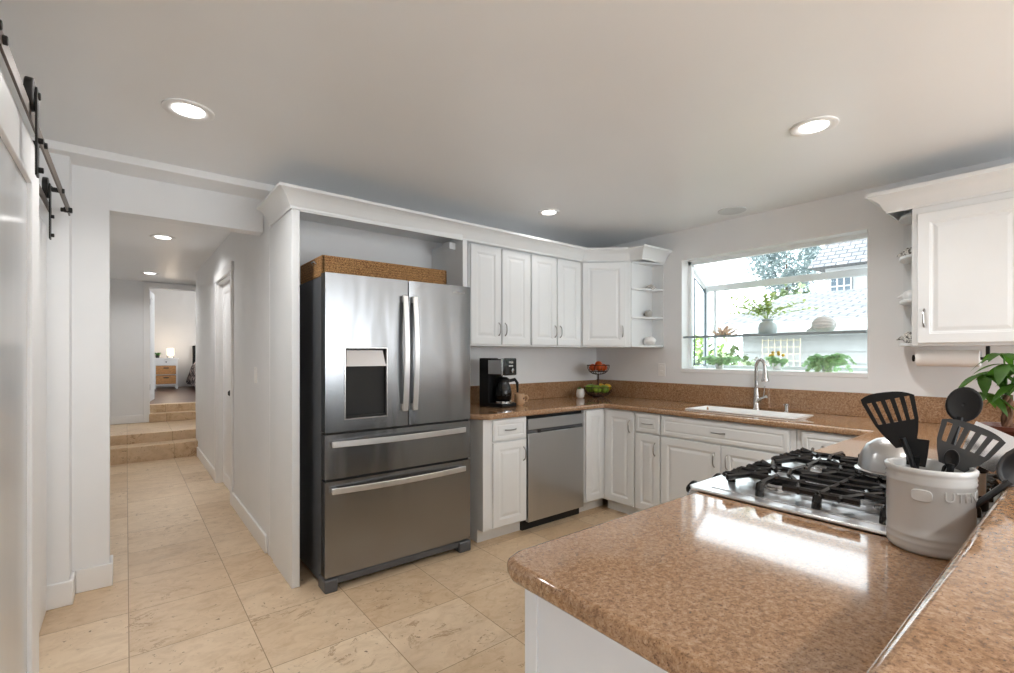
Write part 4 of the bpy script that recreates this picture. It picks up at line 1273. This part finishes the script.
# two-tier fruit stand
sx, sy = 3.60, 3.09
t = thing('fruit_stand', 'two-tier bronze wire fruit stand in the counter corner', 'fruit stand', (sx, sy, GT))
def wire_bowl(z0, z1, r0, r1, name):
    m = MB(); n = 18
    for i in range(n):
        a = 2 * PI * i / n
        pts = []
        for j in range(6):
            u = j / 5; r = r0 + (r1 - r0) * math.sin(u * PI / 2); pts.append((r * math.cos(a), r * math.sin(a), z0 + (z1 - z0) * (1 - math.cos(u * PI / 2))))
        m.tube(pts, 0.0022, 5)
    for (r, z_) in ((r0, z0), (r1, z1), (r0 + (r1 - r0) * 0.72, z0 + (z1 - z0) * 0.30)):
        m.tube([(r * math.cos(2 * PI * i / 24), r * math.sin(2 * PI * i / 24), z_) for i in range(25)], 0.0032, 6)
    m.lathe([(r0, 0), (r0, 0.003)], (0, 0, z0 - 0.001), 20)
    return m.build(name, 'wire', t)
wire_bowl(0.012, 0.100, 0.05, 0.135, 'lower_bowl')
wire_bowl(0.225, 0.312, 0.03, 0.108, 'upper_bowl')
m = MB(); m.cyl((0, 0, 0.005), (0, 0, 0.226), 0.008, 10); m.lathe([(0.055, 0), (0.055, 0.006), (0.05, 0.012)], seg=24); m.build('stem', 'wire', t)
def fruit(kind, x, y, z, r, label, group, cat):
    t2 = thing(kind, label, cat, (sx + x, sy + y, GT + z), group=group)
    mat = {'orange': 'orange', 'apple': 'greenfruit', 'lime': 'greenfruit', 'lemon': 'banana'}[kind]
    m = MB()
    sq = (1, 1, 0.94) if kind != 'lemon' else (1.3, 0.85, 0.85)
    m.ball((0, 0, 0), r, 20, sc_=sq, fn=(lambda d: 1 - 0.14 * max(0, abs(d[2]) - 0.75) * 4) if kind == 'apple' else None)
    m.build('flesh', mat, t2, smooth=True, angle=80)
    m = MB(); m.tube([(0, 0, r * 0.82), (0.003, 0, r * (1.25 if kind == 'apple' else 1.0))], 0.002, 5); m.build('stem', 'bark', t2)
for (x, y, z) in ((-0.035, -0.045, 0.292), (0.042, -0.030, 0.290), (-0.04, 0.035, 0.290), (0.035, 0.045, 0.292), (0.0, -0.005, 0.318)):
    fruit('orange', x, y, z, 0.036, 'orange fruit heaped in the upper bowl of the fruit stand', 'oranges in the upper bowl', 'fruit')
for i, (x, y, z) in enumerate(((-0.075, -0.045, 0.075), (-0.01, -0.085, 0.073), (-0.07, 0.045, 0.075), (-0.005, 0.085, 0.075))):
    fruit('apple', x, y, z + 0.012, 0.046, 'green apple in the lower bowl of the fruit stand', 'green apples in the lower bowl', 'fruit')
for i, (x, y, z) in enumerate(((0.070, -0.050, 0.080), (0.078, 0.035, 0.078))):
    fruit('lemon', x, y, z + 0.015, 0.042, 'yellow lemon in the lower bowl of the fruit stand', 'lemons in the lower bowl', 'fruit')

# ================================================================== RANGE
gx0, gx1, gy0, gy1 = 1.372, 2.138, 0.165, 0.815
t = thing('gas_range', 'slide-in gas range set in the peninsula', 'range', (gx0, gy0, 0))
m = MB(); m.box(gx0, gx1, gy0, 0.78, 0.0, 0.905); m.build('body', 'steelplain', t, world=True)
m = MB()
m.prism([(gx0 - 0.016, gy0 - 0.003), (gx1 + 0.016, gy0 - 0.003), (gx1 + 0.016, gy1 - 0.02), (gx1 - 0.01, gy1), (gx0 + 0.01, gy1), (gx0 - 0.016, gy1 - 0.02)], 0.9145, 0.9235)
m.build('cooktop', 'cooktop', t, world=True, bevel=0.004, seg=3)
m = MB(); m.box(gx0 + 0.03, gx1 - 0.03, gy0 + 0.03, gy1 - 0.06, 0.9235, 0.9255); m.build('spill_tray', 'cooktop', t, world=True, bevel=0.0005)
m = MB()
m.add([(gx0, 0.78, 0.80), (gx0, 0.832, 0.80), (gx0, 0.832, 0.872), (gx0, 0.808, 0.914), (gx0, 0.78, 0.914), (gx1, 0.78, 0.80), (gx1, 0.832, 0.80), (gx1, 0.832, 0.872), (gx1, 0.808, 0.914), (gx1, 0.78, 0.914)],
      [(0, 1, 2, 3, 4), (9, 8, 7, 6, 5), (0, 5, 6, 1), (1, 6, 7, 2), (2, 7, 8, 3), (3, 8, 9, 4), (4, 9, 5, 0)]); m.build('control_panel', 'steelplain', t, world=True, bevel=0.004)
for i in range(5):
    x_ = gx0 + 0.075 + i * 0.154
    m = MB(); m.lathe([(0.024, 0), (0.024, 0.022), (0.019, 0.028), (0.008, 0.030)], seg=20)
    k_ = m.build('knob', 'black', t, smooth=True, angle=40); k_.location = (x_ - gx0 - 0.017, 0.818 - gy0, 0.893); k_.rotation_euler = (-math.radians(58), 0, 0)
m = MB(); m.box(gx0 + 0.01, gx1 - 0.01, 0.78, 0.812, 0.13, 0.78); m.tube([(gx0 + 0.05, 0.815, 0.74), (gx0 + 0.05, 0.855, 0.74), (gx1 - 0.05, 0.855, 0.74), (gx1 - 0.05, 0.815, 0.74)], 0.011, 10)
m.build('oven_door', 'blackgloss', t, world=True, bevel=0.003)
BUR = [(gx0 + 0.19, 0.62, 0.045), (gx0 + 0.19, 0.33, 0.038), (gx1 - 0.19, 0.62, 0.040), (gx1 - 0.19, 0.33, 0.050)]
for (x_, y_, r_) in BUR:
    m = MB(); m.lathe([(r_ * 1.5, 0), (r_ * 1.5, 0.002), (r_ * 1.1, 0.004), (r_, 0.006), (r_, 0.014), (r_ * 0.8, 0.014)], (x_, y_, 0.9255), 28); b_ = m.build('burner', 'chrome', t, world=True, smooth=True, angle=35)
    m = MB(); m.lathe([(r_ * 0.85, 0), (r_ * 0.9, 0.003), (r_ * 0.85, 0.010), (r_ * 0.6, 0.012)], (x_, y_, 0.9395), 28); m.build('burner_cap', 'iron', t, world=True, smooth=True, angle=35)
# grates: two cast grates, each with frame bars, fingers, ring pads and feet
def grate(x0, x1):
    m = MB(); zt = 0.958; y0, y1 = gy0 + 0.045, gy1 - 0.075
    xm = (x0 + x1) / 2; r = 0.0068
    def bar(pts, rr=r):
        m.tube(pts, rr, 6, flat=(1.0, 1.5))
    yc = (y0 + y1) / 2
    def foot(x_, y_, dx=0, dy=0):
        m.tube([(x_ - dx, y_ - dy, zt + 0.002), (x_, y_, zt - 0.004), (x_ + dx * 0.3, y_ + dy * 0.3, zt - 0.016), (x_ + dx * 0.3, y_ + dy * 0.3, 0.9255)], [0.008, 0.011, 0.011, 0.012], 8)
    for x_ in (xm - 0.075, xm + 0.075):
        bar([(x_, y0, zt), (x_, y1, zt)])
        foot(x_, y0, 0, -0.02); foot(x_, y1, 0, 0.02)
    for x_, sx_ in ((x0, 1), (x1, -1)):
        bar([(x_ + sx_ * 0.012, yc - 0.09, zt), (x_ + sx_ * 0.012, yc + 0.09, zt)])
    bar([(x0, yc, zt), (x1, yc, zt)]); foot(x0, yc, -0.02); foot(x1, yc, 0.02)
    for cy, far in ((0.33, y0), (0.62, y1)):
        for sx_, xe in ((-1, x0), (1, x1)):
            bar([(xe, cy, zt), (xm + sx_ * 0.05, cy, zt + 0.004), (xm + sx_ * 0.035, cy, zt - 0.008)])
            foot(xe, cy, sx_ * 0.02)
            for dy in (-0.085, 0.085):
                bar([(xe, cy + dy * 1.15, zt), (xm + sx_ * 0.075, cy + dy * 0.8, zt), (xm + sx_ * 0.03, cy + dy * 0.42, zt + 0.003)], r * 0.9)
        sgn = 1 if far > cy else -1
        for dx in (-0.13, -0.028, 0.028, 0.13):
            bar([(xm + dx, far, zt + 0.002), (xm + dx * 0.75, cy + sgn * 0.085, zt), (xm + dx * 0.4, cy + sgn * 0.045, zt + 0.003)], r * 0.9)
            m.ball((xm + dx, far, zt), 0.0085, 8)
        bar([(xm, yc, zt), (xm, cy - sgn * 0.045, zt + 0.003)], r * 0.9)
        arc = [(xm + 0.078 * math.cos(a_), cy + 0.078 * math.sin(a_), zt + 0.002) for a_ in [PI * (0.15 + 1.2 * i / 16) for i in range(17)]]
        m.tube(arc, r * 0.8, 6)
    return m.build('grate', 'iron', t, world=True)
grate(gx0 + 0.052, (gx0 + gx1) / 2 - 0.008); grate((gx0 + gx1) / 2 + 0.008, gx1 - 0.035)

# domed steel lid pan on the back burner
t = thing('domed_pan', 'domed stainless steel pan lid resting on the range grate behind the crock', 'pan', (1.80, 0.40, 0.969))
t.scale = (0.93, 0.93, 1.12)
m = MB(); m.lathe([(0.098, 0), (0.102, 0.004), (0.102, 0.012), (0.094, 0.016)], seg=40); m.build('rim', 'chrome', t, smooth=True, angle=40)
m = MB(); m.lathe([(0.092, 0.014), (0.090, 0.03), (0.083, 0.055), (0.068, 0.078), (0.045, 0.093), (0.02, 0.099), (0.004, 0.1)], seg=48, wave=lambda a, i: 0.012 * math.cos(14 * a) * (1 - i / 6)); m.build('dome', 'domesteel', t, smooth=True, angle=60)
m = MB(); m.lathe([(0.008, 0.098), (0.008, 0.108), (0.02, 0.114), (0.02, 0.122), (0.01, 0.126)], seg=20); m.build('knob', 'black', t, smooth=True, angle=60)

# ================================================================== UTENSIL CROCK
kx, ky = 1.352, 0.238
t = thing('utensil_crock', 'white stoneware utensil crock with raised lettering on the granite peninsula', 'crock', (kx, ky, GT))
m = MB()
R0 = 0.073
m.lathe([(R0 - 0.008, 0), (R0 - 0.002, 0.006), (R0, 0.014), (R0 - 0.001, 0.017), (R0 + 0.001, 0.022), (R0 + 0.001, 0.027), (R0 - 0.001, 0.031), (R0 + 0.001, 0.036), (R0 + 0.001, 0.041), (R0 - 0.001, 0.045),
         (R0, 0.06), (R0, 0.145), (R0 + 0.0025, 0.149), (R0, 0.153), (R0 + 0.0025, 0.158), (R0, 0.163), (R0 + 0.003, 0.168), (R0 + 0.004, 0.176), (R0, 0.180), (R0 - 0.006, 0.178), (R0 - 0.007, 0.15), (R0 - 0.008, 0.02), (0.002, 0.014)], seg=64)
m.build('pot', 'crock', t, smooth=True, angle=70)
# raised oval medallion and lettering, wrapped on the wall
def wrap(ob, ang0):
    for v in ob.data.vertices:
        a = ang0 + v.co.x / R0; rr = R0 + v.co.z
        y_ = v.co.y
        v.co = Vector((rr * math.cos(a), rr * math.sin(a), y_))
camang = math.atan2(-ky, -kx)
m = MB()
ov = [(0.0175 * abs(math.cos(a)) ** 0.6 * (1 if math.cos(a) > 0 else -1), 0.0125 * abs(math.sin(a)) ** 0.6 * (1 if math.sin(a) > 0 else -1)) for a in [2 * PI * i / 28 for i in range(28)]]
m.prism(ov, -0.001, 0.003)
o = m.build('medallion', 'crock', t, bevel=0.0015); wrap(o, camang - 0.17); 
for v in o.data.vertices: v.co.z += 0.126
lt = text('UTENSILS', 0.028, (0, 0, 0), (0, 0, 0), 'crock', t, depth=0.0018); wrap(lt, camang + 1.12)
for v in lt.data.vertices: v.co.z += 0.127

def blade(name, label, parts_fn, cat='utensil'):
    t = thing(name, label, cat, (kx, ky, GT + 0.016))
    parts_fn(t)
    return t
FWD = Vector((0.88, 0.475, 0)).normalized()  # viewing direction towards the crock is roughly (0.985,0.17)
Vd = Vector((kx, ky, 0)).normalized(); Sd = Vector((Vd.y, -Vd.x, 0))  # Sd points to the right in the picture
Z_ = Vector((0, 0, 1))
K0 = Vector((kx, ky, GT))
def frame(origin, axis, face=None):
    """matrix whose z follows the handle axis, y = face normal"""
    a = Vector(axis).normalized()
    f_ = Vector(face if face is not None else -Vd); f_ = (f_ - a * f_.dot(a)).normalized()
    s_ = a.cross(f_).normalized() * -1
    Mx = Matrix((( s_.x, f_.x, a.x, origin.x), (s_.y, f_.y, a.y, origin.y), (s_.z, f_.z, a.z, origin.z), (0, 0, 0, 1)))
    return Mx
def slotted_head(w0, w1, h, slots, top=0.0, th=0.004):
    """head outline in local xz (x across, z along), slots cut as gaps: built from strips"""
    m = MB()
    n = slots * 2 + 1
    # columns: solid, slot, solid ...
    def halfw(u): return w0 + (w1 - w0) * min(1, u * 1.5) ** 0.8
    zs = [0, 0.25, 0.45, 0.86, 1.0]
    for c in range(n):
        a0 = -1 + 2 * c / n; a1 = -1 + 2 * (c + 1) / n
        for j in range(4):
            if c % 2 == 1 and j == 2: continue
            u0, u1 = zs[j], zs[j + 1]
            q = []
            for (a_, u_) in ((a0, u0), (a1, u0), (a1, u1), (a0, u1)):
                hw = halfw(u_)
                z_ = h * u_ + (top * a_ if u_ == 1.0 else 0) - (0.012 * (abs(a_) ** 3) if u_ == 1.0 else 0)
                q.append((a_ * hw, z_))
            m.add([(x, -th / 2, z) for x, z in q] + [(x, th / 2, z) for x, z in q], [(0, 1, 2, 3), (7, 6, 5, 4), (0, 4, 5, 1), (1, 5, 6, 2), (2, 6, 7, 3), (3, 7, 4, 0)])
    return m
def place(o, Mx, t):
    for v in o.data.vertices:
        v.co = Mx @ v.co - Vector(t.location)
def mk_turner(name, label, base, tip_axis, L, w0, w1, h, slots, mat='black', top=0.0, face=None):
    t = thing(name, label, 'utensil', (base.x, base.y, base.z))
    ax = Vector(tip_axis).normalized()
    Mx = frame(base, ax, face)
    m = MB(); m.tube([(0, 0, 0), (0, 0, L * 0.5), (0, 0, L + 0.02)], [0.008, 0.007, 0.009], 10, flat=(1.3, 0.7)); o = m.build('handle', mat, t, smooth=True); place(o, Mx, t)
    m = slotted_head(w0, w1, h, slots, top); o = m.build('head', mat, t); place(o, Mx @ Matrix.Translation((0, 0, L)), t)
    return t
mk_turner('slotted_turner', 'black slotted turner with five slots standing up in the crock, nearest the window', K0 + Vd * 0.015 + Sd * 0.02 + Z_ * 0.02, -Sd * 0.31 + Z_ - Vd * 0.02, 0.200, 0.018, 0.048, 0.125, 5, top=0.006)
mk_turner('wide_slotted_turner', 'wide dark slotted turner leaning back in the crock with a bright rim', K0 - Sd * 0.03 + Z_ * 0.02, Sd * 0.42 + Z_ + Vd * 0.15, 0.17, 0.022, 0.052, 0.10, 5, 'darkgrey', top=0.0)
# solid spoon
def mk_spoon(name, label, base, axis, L, rx, rz, mat, face=None, bowl_d=0.3):
    t = thing(name, label, 'utensil', base)
    Mx = frame(base, axis, face)
    m = MB(); m.tube([(0, 0, 0), (0, 0, L * 0.5), (0, 0, L + 0.01)], [0.008, 0.006, 0.006], 8); o = m.build('handle', mat, t, smooth=True); place(o, Mx, t)
    m = MB(); vs, fs = [], []
    nr, ns = 6, 24
    for i in range(nr + 1):
        for k in range(ns):
            a = 2 * PI * k / ns; r = max(i / nr, 1e-3)
            vs.append((rx * r * math.cos(a), bowl_d * rx * (r * r - 1), L + rz + rz * r * math.sin(a)))
    for i in range(nr):
        for k in range(ns): fs.append((i * ns + k, i * ns + (k + 1) % ns, (i + 1) * ns + (k + 1) % ns, (i + 1) * ns + k))
    m.add(vs, fs); o = m.build('bowl', mat, t, smooth=True, solid=0.003); place(o, Mx, t)
    return t
mk_spoon('serving_spoon', 'round black serving spoon with a pale edge at the back of the crock', K0 + Vd * 0.03 - Sd * 0.004 + Z_ * 0.025, Sd * 0.22 + Z_ + Vd * 0.25, 0.255, 0.030, 0.040, 'black', bowl_d=0.2)
mk_spoon('ladle', 'dark ladle leaning farthest out of the crock over the bar', K0 + Z_ * 0.03 - Vd * 0.02, Sd * 0.80 + Z_ * 0.9 + Vd * 0.1, 0.17, 0.04, 0.05, 'darkgrey', bowl_d=0.8)
mk_spoon('small_spoon', 'slim black spoon handle upright at the middle of the crock', K0 - Vd * 0.02 + Sd * 0.02 + Z_ * 0.02, Z_ + Sd * 0.08, 0.16, 0.012, 0.02, 'black')
mk_turner('solid_spatula', 'broad grey spatula standing behind the slotted turners', K0 + Vd * 0.045 + Sd * 0.0 + Z_ * 0.02, Sd * 0.50 + Z_ + Vd * 0.35, 0.18, 0.03, 0.04, 0.10, 0, 'steelplain')
mk_turner('narrow_spatula', 'black spatula crossing behind the five-slot turner', K0 - Sd * 0.03 + Vd * 0.02 + Z_ * 0.02, Sd * 0.05 + Z_ * 1, 0.15, 0.016, 0.02, 0.07, 0, 'black')

# grinder
t = thing('pepper_grinder', 'black and steel grinder standing between crock and potted plant', 'grinder', (1.735, 0.215, 0.9265))
m = MB(); m.lathe([(0.024, 0), (0.026, 0.004), (0.026, 0.035), (0.022, 0.04)], seg=28); m.build('base', 'black', t, smooth=True, angle=40)
m = MB(); m.lathe([(0.021, 0.036), (0.021, 0.10)], seg=28); m.build('tube', 'hsteel', t, smooth=True, angle=40)
m = MB(); m.lathe([(0.024, 0.098), (0.026, 0.102), (0.026, 0.13), (0.015, 0.142), (0.01, 0.15)], seg=28); m.build('cap', 'blackgloss', t, smooth=True, angle=40)

# potted money tree
t = thing('potted_tree', 'small braided-trunk plant with glossy star-shaped leaves in a brown pot', 'potted plant', (2.60, 0.235, GT))
m = MB(); m.lathe([(0.055, 0), (0.06, 0.006), (0.078, 0.13), (0.084, 0.135), (0.084, 0.15), (0.076, 0.15), (0.07, 0.13)], seg=36); m.build('pot', 'pot', t, smooth=True, angle=50)
m = MB(); m.lathe([(0.07, 0.128), (0.03, 0.134), (0.001, 0.135)], seg=20); m.build('soil', 'bark', t)
m = MB()
for s_ in range(3):
    m.tube([(0.009 * math.cos(2.1 * s_ + i * 0.9), 0.009 * math.sin(2.1 * s_ + i * 0.9), 0.13 + i * 0.022) for i in range(7)], 0.009, 8)
m.build('trunk', 'bark', t, smooth=True)
rr = random.Random(21); st, lf = MB(), MB()
heads = [((-0.02, 0.06, 0.34), 1), ((0.0, 0.015, 0.42), 1), ((-0.04, 0.05, 0.27), 1), ((0.04, -0.05, 0.38), 1), ((-0.04, -0.03, 0.31), 1), ((0.05, 0.03, 0.35), 1), ((-0.02, -0.09, 0.36), 1), ((-0.05, 0.0, 0.38), 1)]
for (hx, hy_, hz), _ in heads:
    st.tube([(0, 0, 0.26), (hx * 0.5, hy_ * 0.5, hz - 0.02), (hx, hy_, hz)], 0.003, 6)
    n = 6; off = rr.uniform(0, 1)
    for i in range(n):
        a = 2 * PI * i / n + off
        lf.leaf((hx, hy_, hz), (math.cos(a), math.sin(a), rr.uniform(-0.55, 0.15)), rr.uniform(0.075, 0.105), rr.uniform(0.034, 0.044), droop=0.5, n=7)
st.build('twigs', 'leafd', t, smooth=True); lf.build('leaves', 'moneyleaf', t, smooth=True)

# ================================================================== CEILING LIGHTS
def downlight(x, y, label, power, r=0.10, z=CZ, lit=True):
    t = thing('recessed_light', label, 'ceiling light', (x, y, z))
    m = MB(); m.lathe([(r, 0.0), (r, -0.006), (r * 0.92, -0.010), (r * 0.60, -0.004), (r * 0.58, -0.001)], seg=40); m.build('trim_ring', 'trim', t, smooth=True, angle=50)
    m = MB(); m.lathe([(r * 0.60, -0.003), (r * 0.59, -0.007)], seg=32); m.build('diffuser', 'led' if lit else 'trim', t)
    if lit:
        d_ = bpy.data.lights.new('downlight', 'AREA'); d_.shape = 'DISK'; d_.size = 0.11; d_.energy = power; d_.color = (1, 0.985, 0.965); d_.spread = math.radians(150)
        o = bpy.data.objects.new('downlight', d_); COL.objects.link(o); o.parent = t; o.location = (0, 0, -0.014)
    return t
downlight(0.22, 2.573, 'lit recessed ceiling light before the hall opening, near the barn door rail', 9)
downlight(2.59, 0.879, 'lit recessed ceiling light over the range', 9)
downlight(2.553, 2.684, 'lit recessed ceiling light above the dishwasher', 0.9, r=0.085)
downlight(0.27, 5.507, 'lit recessed light nearer the kitchen in the hall ceiling', 7, r=0.10)
downlight(0.25, 8.048, 'lit recessed light nearer the bedroom in the hall ceiling', 7, r=0.10)
downlight(0.9, -1.2, 'added recessed fill light over the unseen dining end', 18)  # this and the next are added out of view to lift the ambient light
downlight(2.7, -1.2, 'added recessed fill light over the unseen dining end nearer the window wall', 16)
t = thing('ceiling_speaker', 'unlit white round fixture in the ceiling above the sink', 'ceiling fixture', (3.62, 1.786, CZ))
m = MB(); m.lathe([(0.10, 0), (0.10, -0.005), (0.092, -0.008), (0.07, -0.003), (0.05, -0.006), (0.01, -0.006)], seg=40); m.build('trim_ring', 'fasciapaint', t, smooth=True, angle=50)

# ================================================================== BEDROOM THINGS
bz = 0.55
t = thing('nightstand', 'white nightstand with two tan woven drawers in the far bedroom', 'nightstand', (0.72, 13.45, bz))
m = MB()
x0, x1, y0, y1 = 0.49, 0.93, 13.3, 13.65
for (a, b) in ((x0, y0), (x1 - 0.03, y0), (x0, y1 - 0.03), (x1 - 0.03, y1 - 0.03)): m.box(a, a + 0.03, b, b + 0.03, bz, bz + 0.68)
m.box(x0, x1, y0 + 0.005, y1, bz + 0.54, bz + 0.67).box(x0 - 0.02, x1 + 0.02, y0 - 0.02, y1, bz + 0.67, bz + 0.70).box(x0, x1, y0, y1, bz + 0.08, bz + 0.10)
m.build('frame', 'trim', t, world=True)
for z_ in (bz + 0.11, bz + 0.33):
    m = MB(); m.box(x0 + 0.035, x1 - 0.035, y0 + 0.0, y1 - 0.04, z_, z_ + 0.19); d_ = m.build('drawer', 'wood', t, world=True, bevel=0.004)
    m = MB(); m.box(0.66, 0.76, y0 - 0.004, y0, z_ + 0.13, z_ + 0.155); m.build('grip', 'dark', d_, world=True)
m = MB(); m.cyl((0.71, y0 - 0.02, bz + 0.61), (0.71, y0 + 0.006, bz + 0.61), 0.014, 12); m.build('knob', 'hanger', t, world=True)
t = thing('table_lamp', 'small glowing lamp on the bedroom nightstand', 'lamp', (0.80, 13.45, bz + 0.70))
m = MB(); m.lathe([(0.07, 0), (0.07, 0.02), (0.02, 0.03), (0.015, 0.08)], seg=20); m.build('base', 'chrome', t, smooth=True)
m = MB(); m.lathe([(0.07, 0.06), (0.07, 0.22), (0.066, 0.22), (0.066, 0.06)], seg=24); m.build('lamp_shade', 'lampshade', t, smooth=True, angle=40)
bl = bpy.data.lights.new('bulb', 'POINT'); bl.energy = 6; bl.color = (1, 0.8, 0.6); bl.shadow_soft_size = 0.05
bo = bpy.data.objects.new('bulb', bl); COL.objects.link(bo); bo.parent = t; bo.location = (0, 0, 0.31)
t = thing('nightstand_plant', 'small dark plant in a pot beside the bedroom lamp', 'potted plant', (0.56, 13.45, bz + 0.70))
m = MB(); m.lathe([(0.03, 0), (0.045, 0.06), (0.04, 0.06)], seg=16); m.build('pot', 'darkgrey', t, smooth=True)
m = MB()
for i in range(24):
    a = i * 2.4; m.leaf((0, 0, 0.05), (math.cos(a), math.sin(a), 0.5 + 0.5 * (i % 3)), 0.14, 0.05, droop=0.3, n=3)
m.build('leaves', 'leaf', t)
t = thing('bed', 'bed with a dark floral duvet partly seen through the bedroom doorway', 'bed', (2.05, 12.6, bz))
m = MB(); m.box(1.30, 2.95, 11.9, 13.9, bz + 0.12, bz + 0.32); m.build('bed_base', 'darkgrey', t, world=True, bevel=0.01)
m = MB(); vs, fs = [], []
nx, ny = 18, 14
for i in range(nx + 1):
    for j in range(ny + 1):
        u, v = i / nx, j / ny
        x = 1.14 + 1.9 * u; y = 11.75 + 2.0 * v
        e = min(u, 1 - u) * 2.0; f_ = v * 2.0
        drop = 0.55 * max(0, 1 - e / 0.22) ** 1.6 + 0.55 * max(0, 1 - f_ / 0.22) ** 1.6
        z = bz + 0.66 - min(0.56, drop) + 0.025 * math.sin(5 * x + 3 * y) * math.cos(4 * y)
        vs.append((x, y, z))
for i in range(nx):
    for j in range(ny):
        a = i * (ny + 1) + j; fs.append((a, a + ny + 1, a + ny + 2, a + 1))
m.add(vs, fs); m.build('duvet', 'floral', t, world=True, smooth=True, solid=0.04, angle=180)
m = MB(); m.box(1.27, 2.98, 13.9, 13.97, bz, bz + 1.0); m.build('headboard', 'black', t, world=True, bevel=0.02)
